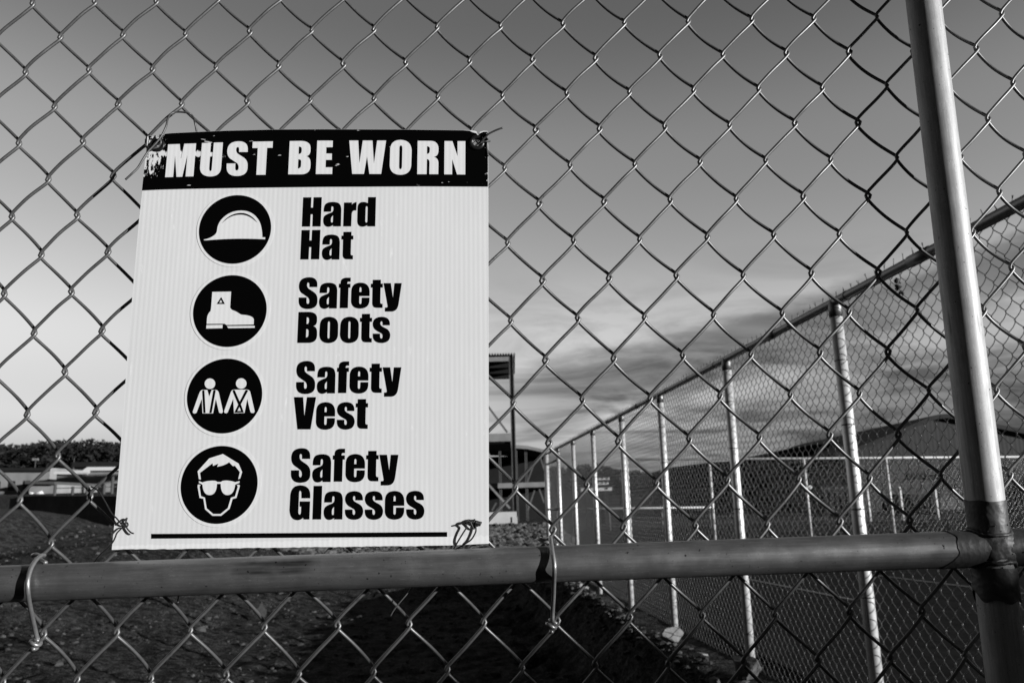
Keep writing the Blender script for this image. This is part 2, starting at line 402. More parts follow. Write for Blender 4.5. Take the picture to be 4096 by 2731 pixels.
# ------------------------------------------------------------------ wire ties round the crossbar
def pxpath(pts, ox, oy, s):
    """(zoom x, zoom y, depth in front of the fabric plane) -> world"""
    return [atY(ox+x/s, oy+y/s, -dpt) for x, y, dpt in pts]
def coil(center, axis, rad, turns, pitch, n=14, phase=0.0):
    axis = np.array(axis, float); axis /= np.linalg.norm(axis)
    a1 = np.cross(axis, (0, 1, 0)); a1 /= np.linalg.norm(a1); a2 = np.cross(axis, a1)
    return [np.array(center) + axis*pitch*(t/(2*math.pi)) + rad*(math.cos(t+phase)*a1 + math.sin(t+phase)*a2) for t in np.linspace(0, 2*math.pi*turns, int(n*turns)+1)]
G_TIE = 'wire ties holding the fabric to the crossbar'
def rail_tie(label, front, coil_px, hook, r=0.00205):
    b = front[len(front)//2]
    mb = MB()
    mb.tube(spline(front, 6), r, 10)
    c = atY(*coil_px, -0.0035)
    ax = np.array([0.66, 0, 0.75])
    mb.tube(coil(c - ax*0.0045, ax, 0.0042, 2.0, 0.0046, 16, 2.2), r*0.95, 9)
    mb.tube(spline(hook, 6), r, 9)
    o = mb.build('wire_tie', M_TIE, None, True, loc=tuple(b)); setp(o, label, 'wire tie', G_TIE)
YF = 0.0478
rail_tie('bent wire tie round the horizontal bar, right of the sign\'s lower corner',
    pxpath([(345, 170, 0.012), (352, 215, 0.028), (372, 350, 0.041), (398, 520, YF), (400, 640, YF-0.001), (394, 800, 0.034), (388, 980, 0.020), (378, 1150, 0.010), (374, 1300, 0.007)], 2100, 2100, 3.41),
    (2100+360/3.41, 2100+1365/3.41),
    pxpath([(345, 168, 0.012), (330, 178, 0.004), (250, 200, -0.006), (200, 180, 0.002), (205, 190, 0.008), (300, 232, 0.010), (380, 262, 0.009), (440, 262, 0.016)], 2100, 2100, 3.41))
rail_tie('curved shiny wire tie round the horizontal bar at the left picture edge',
    pxpath([(440, 300, 0.004), (400, 305, 0.016), (345, 360, 0.032), (300, 450, 0.042), (276, 560, YF), (280, 680, YF-0.002), (298, 800, 0.036), (325, 930, 0.022), (350, 1040, 0.012), (368, 1120, 0.007)], 0, 2100, 2.484),
    (355/2.484, 2100+1165/2.484),
    pxpath([(325, 300, 0.001), (350, 290, 0.008), (385, 300, 0.010), (400, 335, 0.010), (425, 358, 0.013), (455, 372, 0.019)], 0, 2100, 2.484))

# ------------------------------------------------------------------ the sign
YS = -0.0122                     # front of the board
def board_mat():
    m, nt, b = newmat('white_fluted_board'); q = NB(nt); P = q.pos(); X = q.sep(P)
    u = q.math('ADD', X[0], q.math('MULTIPLY', X[2], -0.012))
    ph = q.math('MULTIPLY', u, 2*math.pi/0.0050)
    w = q.math('SINE', ph)
    w2 = q.math('SINE', q.math('MULTIPLY', u, 2*math.pi/0.0100))
    n = q.noise(q.mapping(P, (1, 1, 0.06)), 330, 4, 0.6)
    scuff = q.rng(q.noise(q.mapping(P, (1, 1, 0.25)), 140, 5, 0.65), 0.64, 0.72, 0.0, 0.12)
    low = q.rng(q.math('ADD', X[2], q.math('MULTIPLY', q.noise(q.mapping(P, (1, 1, 0.3)), 220, 4, 0.6), 0.006)), 1.0345, 1.0352, 0.10, 0.0)
    v = q.math('ADD', q.rng(w, -1, 1, 0.895, 0.91), q.math('MULTIPLY', w2, 0.004))
    v = q.math('ADD', v, q.rng(n, 0.3, 0.7, -0.016, 0.012)); v = q.math('ADD', v, q.rng(q.noise(q.mapping(P, (1, 1, 0.5)), 9, 4, 0.6), 0.3, 0.7, -0.035, 0.015)); v = q.math('ADD', v, q.math('MAXIMUM', scuff, low))
    nt.links.new(v, b.inputs['Base Color']); b.inputs['Roughness'].default_value = 0.45
    b.inputs['Specular IOR Level'].default_value = 0.3
    q.bump(w, 0.10, 0.00022, b)
    tr = nt.nodes.new('ShaderNodeBsdfTranslucent'); tr.inputs[0].default_value = (0.92, 0.92, 0.92, 1)
    mx = nt.nodes.new('ShaderNodeMixShader'); mx.inputs[0].default_value = 0.11
    nt.links.new(b.outputs[0], mx.inputs[1]); nt.links.new(tr.outputs[0], mx.inputs[2]); nt.links.new(mx.outputs[0], nt.nodes['Material Output'].inputs['Surface'])
    return m
def ink_mat(name, wear):
    """black screen ink; wear shows the white board through"""
    m, nt, b = newmat(name); q = NB(nt); P = q.pos(); X = q.sep(P)
    f = q.noise(q.mapping(P, (1, 1, 0.35)), 420, 5, 0.7)
    fine = q.noise(q.mapping(P, (1, 1, 0.5)), 900, 3, 0.6)
    if wear == 'header':
        # peeled corner top left, rubbed band through the first letters, chipped right edge
        dx = q.math('SUBTRACT', X[0], -0.462); dz = q.math('SUBTRACT', X[2], 1.448)
        dist = q.math('SQRT', q.math('ADD', q.math('MULTIPLY', dx, dx), q.math('MULTIPLY', q.math('MULTIPLY', dz, dz), 0.45)))
        corner = q.rng(dist, 0.012, 0.028, 0.30, 0.0)
        bz = q.math('ABSOLUTE', q.math('ADD', q.math('SUBTRACT', X[2], 1.4462), q.math('MULTIPLY', q.math('ADD', X[0], 0.45), 0.075)))
        band = q.math('MULTIPLY', q.rng(bz, 0.0015, 0.0065, 0.34, 0.0), q.rng(X[0], -0.395, -0.365, 1.0, 0.0))
        edge = q.rng(X[0], -0.1000, -0.0925, 0.0, 0.15)
        top = q.rng(X[2], 1.4655, 1.4715, 0.0, 0.10)
        bias = q.math('MAXIMUM', q.math('MAXIMUM', corner, band), q.math('MAXIMUM', edge, top))
        mask = q.rng(q.math('ADD', f, bias), 0.735, 0.765, 0.0, 1.0)
        scr = q.rng(q.noise(q.mapping(P, (0.25, 1, 1), rot=(0, 0.5, 0)), 300, 3, 0.5), 0.72, 0.735, 0.0, 0.75)
        mask = q.math('MAXIMUM', mask, scr)
    else:
        mask = q.rng(f, 0.765, 0.785, 0.0, 0.8)
    nt.links.new(q.mix(mask, 0.002, 0.80), b.inputs['Base Color'])
    nt.links.new(q.mix(mask, 0.42, 0.6), b.inputs['Roughness'])
    b.inputs['Specular IOR Level'].default_value = 0.03
    return m
def whiteink():
    m, nt, b = newmat('white_ink'); q = NB(nt); P = q.pos(); X = q.sep(P)
    w = q.math('SINE', q.math('MULTIPLY', q.math('ADD', X[0], q.math('MULTIPLY', X[2], -0.012)), 2*math.pi/0.0050))
    nt.links.new(q.rng(w, -1, 1, 0.845, 0.86), b.inputs['Base Color']); b.inputs['Roughness'].default_value = 0.5; b.inputs['Specular IOR Level'].default_value = 0.3
    q.bump(w, 0.08, 0.0002, b)
    return m
M_BOARD = board_mat(); M_HEAD = ink_mat('worn_black_header_ink', 'header'); M_INK = ink_mat('black_ink', 'none'); M_WINK = whiteink()

def sgn(px, py):                # photo point -> (x, z) on the board
    p = atY(px, py, YS); return (p[0], p[2])
def outline(pts, ox=0, oy=0, s=1.0, n=8):
    """TrueType style outline: (x, y) on curve, (x, y, 1) off curve; -> polygon on the board"""
    Q = []
    L = len(pts)
    for i, p in enumerate(pts):
        Q.append(p)
        nx = pts[(i+1) % L]
        if len(p) == 3 and len(nx) == 3: Q.append(((p[0]+nx[0])/2, (p[1]+nx[1])/2))
    st = next(i for i, p in enumerate(Q) if len(p) == 2); Q = Q[st:]+Q[:st]
    out = []; i = 0; L = len(Q)
    while i < L:
        p = Q[i]; nx = Q[(i+1) % L]
        out.append(p[:2])
        if len(nx) == 3:
            e = Q[(i+2) % L]
            for k in range(1, n):
                t = k/n; out.append(((1-t)**2*p[0]+2*t*(1-t)*nx[0]+t*t*e[0], (1-t)**2*p[1]+2*t*(1-t)*nx[1]+t*t*e[1]))
            i += 2
        else: i += 1
    return [sgn(ox+x/s, oy+y/s) for x, y in out]
def fill(name, polys, y, mat, parent, thick=0.0):
    """flat shape with holes, lying in the plane of the board"""
    cu = bpy.data.curves.new(name, 'CURVE'); cu.dimensions = '2D'; cu.fill_mode = 'BOTH'
    if thick: cu.extrude = thick/2
    for pl in polys:
        sp = cu.splines.new('POLY'); sp.points.add(len(pl)-1)
        for k, (x, z) in enumerate(pl): sp.points[k].co = (x*10, z*10, 0, 1)
        sp.use_cyclic_u = True
    tmp = bpy.data.objects.new('tmp', cu); COL.objects.link(tmp)
    dg = bpy.context.evaluated_depsgraph_get(); dg.update()
    me = bpy.data.meshes.new_from_object(tmp.evaluated_get(dg))
    V = [(v.co.x/10, y - v.co.z, v.co.y/10) for v in me.vertices]; F = [tuple(p.vertices) for p in me.polygons]
    bpy.data.objects.remove(tmp); bpy.data.curves.remove(cu); bpy.data.meshes.remove(me)
    o = mesh_obj(name, V, F, mat, parent)
    return o
GLY = {}
def G(ch, tile, *contours):
    GLY[ch] = [outline(c, *tile) for c in contours]
H1 = (1180, 770, 5.6); S1 = (1170, 1090, 5.113); V1 = (1160, 1420, 4.9); G1 = (1140, 1770, 4.055)
M1 = (640, 540, 4.9); M2 = (1120, 540, 4.9); M3 = (1380, 520, 4.055)
G('H', H1, [(190, 113), (370, 111), (360, 342), (412, 342), (424, 111), (604, 108), (577, 762), (396, 762), (406, 490), (354, 490), (340, 765), (161, 765)])
G('a', H1, [(650, 432), (652, 380), (660, 290, 1), (740, 217, 1), (845, 215), (940, 215, 1), (1036, 280, 1), (1040, 390), (1030, 760), (860, 760), (860, 724), (815, 770, 1), (755, 770), (655, 768, 1), (640, 650), (640, 610), (643, 540, 1), (690, 507), (730, 480, 1), (820, 450), (868, 430, 1), (870, 375), (870, 345), (868, 311, 1), (843, 311), (818, 311, 1), (816, 350), (811, 432)],
  [(862, 512), (812, 548, 1), (808, 590), (806, 635), (805, 676, 1), (831, 676), (856, 676, 1), (858, 640)])
G('r', H1, [(1106, 228), (1279, 227), (1274, 285), (1315, 220, 1), (1382, 217), (1376, 403), (1350, 403), (1278, 405, 1), (1272, 490), (1260, 760), (1087, 760)])
G('d', H1, [(1645, 107), (1816, 107), (1799, 760), (1625, 760), (1625, 730), (1575, 768, 1), (1515, 768), (1412, 764, 1), (1402, 650), (1410, 340), (1418, 215, 1), (1530, 215), (1595, 215, 1), (1640, 250)],
  [(1586, 350), (1588, 309, 1), (1612, 309), (1637, 309, 1), (1637, 345), (1630, 635), (1629, 677, 1), (1602, 677), (1576, 677, 1), (1576, 635)])
G('t', H1, [(1092, 885), (1267, 883), (1266, 968), (1310, 968), (1309, 1053), (1259, 1053), (1250, 1375), (1251, 1410, 1), (1285, 1410), (1301, 1410), (1299, 1497), (1160, 1495), (1076, 1488, 1), (1075, 1390), (1084, 1053), (1047, 1053), (1049, 970), (1090, 969)])
G('S', S1, [(510, 297), (353, 297), (353, 250), (353, 205, 1), (328, 205), (298, 205, 1), (300, 262), (301, 308, 1), (340, 336), (420, 388), (513, 445, 1), (513, 545), (512, 600), (500, 745, 1), (315, 745), (140, 742, 1), (133, 590), (134, 512), (291, 510), (289, 600), (290, 641, 1), (315, 641), (350, 641, 1), (351, 585), (350, 525, 1), (310, 498), (215, 433), (140, 388, 1), (139, 285), (141, 250), (158, 99, 1), (345, 97), (500, 97, 1), (510, 230)])
G('f', S1, [(973, 727), (985, 310), (954, 310), (957, 231), (990, 231), (992, 195), (1000, 108, 1), (1110, 106), (1193, 107), (1192, 187), (1155, 187), (1123, 190, 1), (1122, 231), (1188, 231), (1187, 310), (1148, 310), (1135, 727)])
G('e', S1, [(1579, 481), (1369, 481), (1366, 608), (1366, 645, 1), (1390, 645), (1417, 645, 1), (1419, 605), (1423, 514), (1577, 514), (1576, 580), (1560, 735, 1), (1390, 737), (1215, 735, 1), (1204, 590), (1210, 370), (1224, 208, 1), (1395, 208), (1570, 212, 1), (1580, 385)],
  [(1418, 398), (1370, 398), (1372, 340), (1374, 299, 1), (1396, 299), (1420, 299, 1), (1420, 340)])
G('y', S1, [(1870, 218), (2014, 218), (2060, 545), (2092, 218), (2236, 218), (2172, 640), (2148, 795, 1), (2030, 797), (1896, 797), (1897, 717), (1925, 715), (1957, 713, 1), (1952, 680)])
G('B', S1, [(130, 808), (330, 805), (500, 808, 1), (505, 930), (505, 985), (500, 1080, 1), (428, 1095), (503, 1115, 1), (505, 1215), (505, 1280), (497, 1434, 1), (340, 1437), (103, 1437)],
  [(294, 914), (312, 914), (346, 918, 1), (347, 960), (345, 1000), (340, 1052, 1), (290, 1053)],
  [(285, 1155), (305, 1155), (338, 1160, 1), (337, 1200), (334, 1270), (330, 1325, 1), (277, 1327)])
G('o', S1, [(750, 905), (930, 908, 1), (937, 1075), (933, 1265), (922, 1440, 1), (735, 1442), (565, 1438, 1), (556, 1265), (567, 1080), (580, 908, 1)],
  [(726, 1040), (728, 998, 1), (752, 998), (775, 998, 1), (775, 1040), (767, 1310), (766, 1350, 1), (741, 1350), (718, 1350, 1), (718, 1310)])
G('s', S1, [(1994, 1077), (1850, 1077), (1850, 1035), (1849, 995, 1), (1827, 995), (1799, 996, 1), (1799, 1045), (1802, 1085, 1), (1850, 1110), (1920, 1146), (2000, 1188, 1), (2002, 1285), (1994, 1438, 1), (1825, 1440), (1655, 1436, 1), (1648, 1295), (1648, 1249), (1793, 1249), (1793, 1310), (1795, 1348, 1), (1820, 1348), (1850, 1348, 1), (1850, 1300), (1850, 1258, 1), (1815, 1238), (1740, 1196), (1649, 1148, 1), (1648, 1050), (1658, 906, 1), (1828, 905), (1985, 908, 1), (1994, 1040)])
G('V', V1, [(84, 822), (260, 822), (286, 1230), (340, 822), (514, 822), (405, 1452), (152, 1452)])
G('G', G1, [(412, 898), (272, 898), (272, 815), (272, 779, 1), (250, 779), (231, 779, 1), (230, 820), (218, 1125), (219, 1163, 1), (240, 1163), (265, 1163, 1), (266, 1120), (269, 1034), (243, 1032), (245, 949), (409, 949), (398, 1242), (308, 1242), (298, 1210), (262, 1254, 1), (205, 1254), (85, 1250, 1), (79, 1090), (92, 850), (108, 690, 1), (250, 688), (405, 692, 1), (412, 840)])
G('l', G1, [(470, 698), (606, 697), (588, 1242), (450, 1242)])
G('M', M1, [(163, 192), (393, 184), (415, 475), (480, 180), (712, 172), (660, 817), (505, 820), (540, 400), (441, 825), (327, 828), (300, 410), (262, 830), (105, 834)])
G('U', M1, [(827, 165), (1003, 160), (968, 660), (967, 712, 1), (990, 712), (1015, 712, 1), (1018, 670), (1060, 157), (1237, 153), (1203, 640), (1190, 818, 1), (985, 820), (790, 812, 1), (788, 650)])
G('T', M1, [(1821, 138), (2216, 132), (2209, 258), (2103, 259), (2072, 786), (1891, 788), (1920, 263), (1814, 264)])
G('E', M2, [(733, 118), (1038, 118), (1034, 246), (911, 248), (907, 370), (1020, 371), (1017, 494), (900, 496), (895, 640), (1029, 640), (1024, 772), (704, 772)])
G('W', M2, [(1360, 116), (1536, 116), (1559, 560), (1625, 116), (1815, 116), (1842, 570), (1906, 116), (2082, 116), (1984, 770), (1754, 770), (1708, 428), (1647, 770), (1417, 770)])
G('O', M3, [(905, 167), (1075, 172, 1), (1083, 340), (1075, 580), (1060, 730, 1), (900, 732), (735, 728, 1), (726, 580), (735, 300), (755, 168, 1)],
  [(884, 300), (886, 257, 1), (908, 257), (931, 257, 1), (932, 300), (925, 600), (921, 640, 1), (900, 640), (878, 640, 1), (878, 600)])
G('R', M3, [(1180, 181), (1400, 183), (1512, 190, 1), (1518, 305), (1516, 350), (1510, 432, 1), (1440, 442), (1513, 458, 1), (1516, 540), (1513, 722), (1368, 722), (1372, 535), (1372, 480, 1), (1330, 478), (1325, 722), (1172, 722)],
  [(1332, 272), (1345, 272), (1377, 276, 1), (1378, 310), (1374, 350), (1371, 392, 1), (1330, 393)])
G('N', M3, [(1615, 185), (1743, 187), (1826, 430), (1826, 187), (1953, 187), (1951, 728), (1818, 726), (1740, 480), (1738, 725), (1610, 725)])
def place(ch, tile, xl, yl, xr, yr, yt, yb):
    """a repeat of a letter, fitted to where it stands on the board"""
    P = GLY[ch]; A = np.array([p for c in P for p in c]); lo = A.min(0); hi = A.max(0)
    ox, oy, s = tile; f = lambda x, y: sgn(ox+x/s, oy+y/s)
    xm = (xl+xr)/2; u0 = f(xl, yl)[0]; u1 = f(xr, yr)[0]; v1 = f(xm, yt)[1]; v0 = f(xm, yb)[1]
    return [[(u0+(x-lo[0])*(u1-u0)/(hi[0]-lo[0]), v0+(z-lo[1])*(v1-v0)/(hi[1]-lo[1])) for x, z in c] for c in P]

sign = empty('safety_sign', tuple(atY(1200, 2190, YS)), 'white fluted board listing MUST BE WORN gear in black, wired to the gate', 'safety sign')
GTL = sgn(633, 582); GTR = sgn(1907, 572)
def circ(c, r, n=48, ph=0): return [(c[0]+r*math.cos(2*math.pi*k/n+ph), c[1]+r*math.sin(2*math.pi*k/n+ph)) for k in range(n)]
bpx = [(589, 546), (600, 542), (612, 547), (621, 541), (624, 552), (634, 551), (638, 539), (645, 541), (655, 536), (680, 533), (760, 529), (900, 523), (1100, 518), (1300, 517), (1600, 518), (1850, 521), (1878, 522), (1896, 523), (1906, 526), (1910, 536), (1916, 541), (1920, 528), (1935, 524), (1951, 525), (1952, 545), (1953, 760), (1954, 1400), (1955, 2173), (1800, 2180), (1700, 2181)]
for x in range(1680, 470, -18): bpx.append((x, 2182+(1680-x)*0.0123+random.uniform(-1.6, 1.6)))
bpx += [(447, 2198), (455, 2120), (482, 1800), (511, 1400), (540, 1060), (556, 880), (570, 755), (580, 650), (587, 590)]
bpoly = [sgn(*p) for p in bpx]
fill('board', [bpoly, circ(GTL, 0.0036, 24), circ(GTR, 0.0040, 24)], YS+0.002, M_BOARD, sign, 0.004)
hpx = [(589.5, 547), (600, 543), (612, 548), (621, 542), (624, 553), (634, 552), (638, 540), (655, 537), (680, 534), (760, 530), (900, 524), (1100, 519), (1300, 518), (1600, 519), (1850, 522), (1878, 524), (1890, 530), (1905, 534), (1912, 543), (1922, 533), (1935, 528), (1950, 528), (1951.5, 545), (1952, 747), (1700, 746), (1300, 748), (1000, 751.5), (750, 756), (640, 759), (568, 762.5), (580, 650), (587.5, 590)]
YI = YS-0.0003
head = fill('header_band', [[sgn(*p) for p in hpx], circ(GTL, 0.0036, 24), circ(GTR, 0.0040, 24)], YI, M_HEAD, sign)
hl = []
for ch in 'MUTEWORN': hl += GLY[ch]
hl += place('S', M1, 1308, 620, 1722, 600, 132, 810) + place('B', M2, 163, 777, 602, 560, 122, 778)
fill('lettering', hl, YI-0.0003, M_WINK, head)
def text(chunks):
    P = []
    for c in chunks: P += c
    return fill('lettering', P, YI, M_INK, sign)
text([GLY['H'], GLY['a'], GLY['r'], GLY['d'],
      place('H', H1, 125, 1500, 573, 840, 840, 1502), place('a', H1, 610, 1380, 1001, 1497, 945, 1510), GLY['t']])
text([GLY['S'], place('a', S1, 550, 610, 912, 728, 210, 740), GLY['f'], GLY['e'], place('t', S1, 1609, 308, 1850, 231, 149, 725), GLY['y'],
      GLY['B'], GLY['o'], place('o', S1, 977, 1260, 1358, 1080, 904, 1441), place('t', S1, 1386, 1005, 1630, 928, 845, 1430), GLY['s']])
text([place('S', V1, 124, 600, 495, 560, 115, 761), place('a', V1, 533, 630, 887, 744, 228, 755), place('f', V1, 928, 327, 1163, 124, 124, 743), place('e', V1, 1173, 600, 1540, 400, 225, 752), place('t', V1, 1568, 325, 1804, 246, 166, 741), place('y', V1, 1824, 235, 2184, 235, 234, 812),
      GLY['V'], place('e', V1, 514, 1310, 887, 1110, 921, 1460), place('s', V1, 924, 1310, 1270, 1290, 920, 1458), place('t', V1, 1295, 1022, 1533, 942, 860, 1445)])
text([place('S', G1, 100, 520, 413, 470, 88, 648), place('a', G1, 447, 540, 745, 632, 185, 641), place('f', G1, 780, 272, 977, 97, 97, 631), place('e', G1, 987, 510, 1299, 340, 182, 638), place('t', G1, 1322, 270, 1521, 203, 131, 627), place('y', G1, 1537, 192, 1842, 190, 190, 690),
      GLY['G'], GLY['l'], place('a', G1, 634, 1110, 935, 1240, 785, 1248), place('s', G1, 977, 1120, 1270, 1110, 783, 1247), place('s', G1, 1299, 1120, 1592, 1110, 783, 1247), place('e', G1, 1625, 1110, 1936, 950, 780, 1245), place('s', G1, 1970, 1110, 2262, 1100, 778, 1243)])
fill('stripe', [[sgn(606, 2134), sgn(1789, 2126.6), sgn(1789, 2145.5), sgn(606, 2153)]], YI, M_INK, sign)
def pictogram(tile, disc, ring, shapes, blacks=(), whites=()):
    ox, oy, s = tile
    def ell(xl, yl, xr, yr, xt, yt, xb, yb):
        f = lambda x, y: sgn(ox+x/s, oy+y/s)
        u0 = f(xl, yl)[0]; u1 = f(xr, yr)[0]; v1 = f(xt, yt)[1]; v0 = f(xb, yb)[1]
        return [((u0+u1)/2+(u1-u0)/2*math.cos(2*math.pi*k/96), (v0+v1)/2+(v1-v0)/2*math.sin(2*math.pi*k/96)) for k in range(96)]
    fill('disc_border', [ell(*ring)], YI, M_WINK, sign)
    d = fill('pictogram_disc', [ell(*disc)], YI-0.0003, M_INK, sign)
    fill('figure', [outline(c, *tile) for c in shapes], YI-0.0006, M_WINK, d)
    if blacks: fill('figure_detail', [outline(c, *tile) for c in blacks], YI-0.0009, M_INK, d)
    if whites: fill('figure_detail', [outline(c, *tile) for c in whites], YI-0.0012, M_WINK, d)
pictogram((700, 720, 3.409), (333, 690, 1314, 640, 858, 210, 800, 1143), (295, 700, 1357, 630, 862, 171, 797, 1187),
  [[(396, 825), (400, 815), (475, 803, 1), (532, 762), (574, 733, 1), (577, 690), (585, 600, 1), (640, 540), (745, 423, 1), (905, 421), (1070, 421, 1), (1150, 560), (1192, 640, 1), (1195, 785), (1234, 786), (1232, 813), (1195, 811), (1020, 803, 1), (850, 805), (640, 808, 1), (430, 827)]],
  [[(645, 597), (750, 457, 1), (905, 455), (1035, 455, 1), (1132, 590), (1025, 477, 1), (905, 477), (760, 477, 1)]])
pictogram((700, 1050, 3.4836), (258, 700, 1281, 630, 820, 178, 740, 1176), (213, 700, 1328, 630, 822, 136, 738, 1220),
  [[(524, 412), (786, 408), (772, 632), (795, 660), (855, 685), (925, 728), (950, 730), (1098, 740, 1), (1103, 800), (1100, 866), (720, 872), (697, 855), (446, 857), (450, 790), (454, 720, 1), (500, 678), (508, 630)],
   [(443, 873), (668, 870), (665, 917), (440, 922)], [(727, 888), (1115, 884), (1113, 912), (748, 917)]],
  [[(651, 486), (701, 580), (590, 580)], [(649, 517), (622, 565), (670, 562)]])
def pc(x, y, r): return [(x+r*math.cos(2*math.pi*k/32), y+r*math.sin(2*math.pi*k/32)) for k in range(32)]
pictogram((700, 1400, 3.92), (195, 750, 1372, 670, 840, 135, 740, 1305), (150, 740, 1418, 670, 842, 87, 738, 1360),
  [pc(553, 528, 83), pc(1043, 525, 83),
   [(512, 624), (541, 728), (581, 624), (640, 624), (684, 628, 1), (695, 680), (756, 955), (757, 990, 1), (727, 990), (702, 990, 1), (694, 970), (646, 765), (602, 992), (436, 992), (426, 765), (345, 975), (335, 995, 1), (310, 995), (276, 990, 1), (286, 955), (385, 680), (405, 625, 1), (440, 624)],
   [(930, 621), (1125, 619), (1177, 622, 1), (1186, 665), (1252, 950), (1254, 987, 1), (1222, 987), (1192, 987, 1), (1185, 960), (1137, 765), (1095, 985), (930, 990), (917, 765), (838, 960), (827, 990, 1), (803, 990), (768, 988, 1), (778, 950), (880, 660), (895, 622, 1)]],
  [[(437, 640), (452, 628), (468, 632), (487, 985), (457, 985)], [(612, 632), (630, 626), (645, 636), (582, 985), (549, 985)],
   [(914, 645), (925, 626), (945, 632), (1023, 812), (1118, 626), (1140, 626), (1152, 640), (1040, 850), (1085, 978), (940, 980), (1003, 855)]],
  [[(1018, 895), (1041, 953), (987, 955)]])
pictogram((700, 1750, 3.92), (98, 750, 1300, 680, 740, 128, 660, 1348), (50, 750, 1353, 680, 745, 75, 655, 1402),
  [[(757, 255), (1002, 405), (1058, 538), (1026, 640), (995, 650), (1022, 537), (945, 440), (912, 445), (853, 383), (790, 435, 1), (665, 455), (688, 405), (602, 442), (594, 400), (397, 550), (412, 655), (380, 650), (360, 525), (542, 323)],
   [(380, 678), (435, 700), (500, 673, 1), (600, 672), (655, 672, 1), (665, 692), (728, 692), (740, 670, 1), (810, 670), (880, 672, 1), (950, 695), (1017, 678), (1016, 705), (948, 735), (930, 898, 1), (825, 898), (722, 893, 1), (722, 722), (663, 722), (657, 898, 1), (545, 898), (445, 893, 1), (436, 735), (380, 705)],
   [(362, 738), (382, 730), (408, 742), (390, 765), (413, 915), (474, 935), (503, 1105), (605, 1193), (718, 1193), (833, 1100), (882, 938), (946, 917), (990, 765), (975, 742), (1000, 733), (1020, 742), (1021, 760), (968, 942), (908, 960), (862, 1112), (730, 1222), (592, 1222), (476, 1120), (450, 955), (390, 942), (360, 770)]])
def grommet(c, ro, ri):
    prof = [(ri, 0.0), (ri+0.0004, -0.0012), ((ri+ro)/2, -0.0019), (ro-0.0005, -0.0012), (ro, -0.0002), (ro-0.0004, 0.0), (ri+0.0006, 0.0)]
    n = 40; V = []; F = []
    for k in range(n):
        a = 2*math.pi*k/n
        for r_, y in prof: V.append((c[0]+r_*math.cos(a), YS-0.0005+y, c[1]+r_*math.sin(a)))
    m = len(prof)
    for k in range(n):
        for i in range(m): F.append((k*m+i, k*m+(i+1) % m, ((k+1) % n)*m+(i+1) % m, ((k+1) % n)*m+i))
    mesh_obj('grommet', V, F, M_SOOT, sign, True)
grommet(GTL, 0.0078, 0.0034); grommet(GTR, 0.0088, 0.0039)

# ------------------------------------------------------------------ the four twisted wires that hold the sign
G_ST = 'thin wires holding the sign'
def sign_tie(label, paths, mat, r):
    mb = MB()
    for p in paths: mb.tube(spline(p, 7 if len(p) < 30 else 2), r, 8)
    o = mb.build('sign_wire', mat, None, True, loc=tuple(paths[0][0])); setp(o, label, 'wire', G_ST)
Z1 = (480, 400, 3.794)
sign_tie('grey wire at the sign\'s top left, arching high above its corner',
  [pxpath([(82, 1210, 0.028), (180, 1120, 0.027), (270, 1030, 0.025), (350, 900, 0.024), (430, 780, 0.022), (560, 640, 0.020), (640, 530, 0.019), (700, 400, 0.018), (725, 290, 0.016), (770, 215, 0.012), (850, 185, 0.009), (960, 188, 0.008), (1060, 210, 0.007), (1110, 260, 0.002), (1135, 340, -0.004), (1165, 490, -0.007), (1180, 600, -0.007)], *Z1),
   pxpath([(420, 560, -0.004), (395, 620, 0.006), (392, 700, 0.014), (450, 715, 0.0165), (520, 720, 0.0165), (570, 700, 0.016), (600, 690, 0.012), (612, 705, 0.004), (600, 730, -0.004)], *Z1),
   pxpath([(400, 715, 0.008), (430, 745, 0.014), (500, 735, 0.017), (560, 720, 0.016), (590, 690, 0.0155), (620, 650, 0.0155), (610, 590, 0.016)], *Z1)], M_THIN, 0.00108)
Z2 = (1850, 490, 9.8)
sign_tie('short grey wire with its cut end pointing off the sign\'s top right corner',
  [pxpath([(1575, 215, 0.021), (1400, 272, 0.021), (1200, 360, 0.020), (1020, 460, 0.019), (900, 580, 0.0175), (760, 720, 0.016), (650, 800, 0.013), (560, 870, 0.006), (520, 900, -0.003)], *Z2),
   pxpath([(930, 570, 0.0165), (975, 620, 0.015), (985, 720, 0.013), (960, 860, 0.0125), (965, 1050, 0.0125), (1000, 1320, 0.0135)], *Z2),
   pxpath([(700, 800, 0.0155), (830, 765, 0.0150), (950, 745, 0.0150), (1075, 735, 0.012)], *Z2)], M_THIN, 0.00100)
Z3 = (1700, 2020, 3.92)
sign_tie('dark knotted wire at the sign\'s lower right, its loop standing off the board',
  [pxpath([(440, 700, 0.0100), (520, 560, 0.0144), (600, 430, 0.0161), (655, 335, 0.0166), (630, 290, 0.0172), (650, 256, 0.0172), (692, 252, 0.0166), (725, 290, 0.0161), (760, 365, 0.0147), (775, 350, 0.0133), (770, 300, 0.0125), (800, 250, 0.0125), (825, 255, 0.0128), (828, 290, 0.0128)], *Z3),
   pxpath([(470, 690, 0.0040), (600, 620, 0.0120), (720, 540, 0.0144), (780, 450, 0.0150), (800, 390, 0.0150), (792, 335, 0.0144), (770, 295, 0.0133), (740, 250, 0.0128), (690, 230, 0.0131), (660, 240, 0.0144), (690, 262, 0.0166), (705, 268, 0.0199), (712, 270, 0.0227)], *Z3),
   coil(atY(1700+795/3.92, 2020+272/3.92, -0.0142), (1, 0, -0.3), 0.0017, 4, 0.0013), coil(atY(1700+720/3.92, 2020+262/3.92, -0.0146), (1, 0, 0.25), 0.0013, 3, 0.0014)], M_THINB, 0.00078)
Z4 = (420, 2000, 3.92)
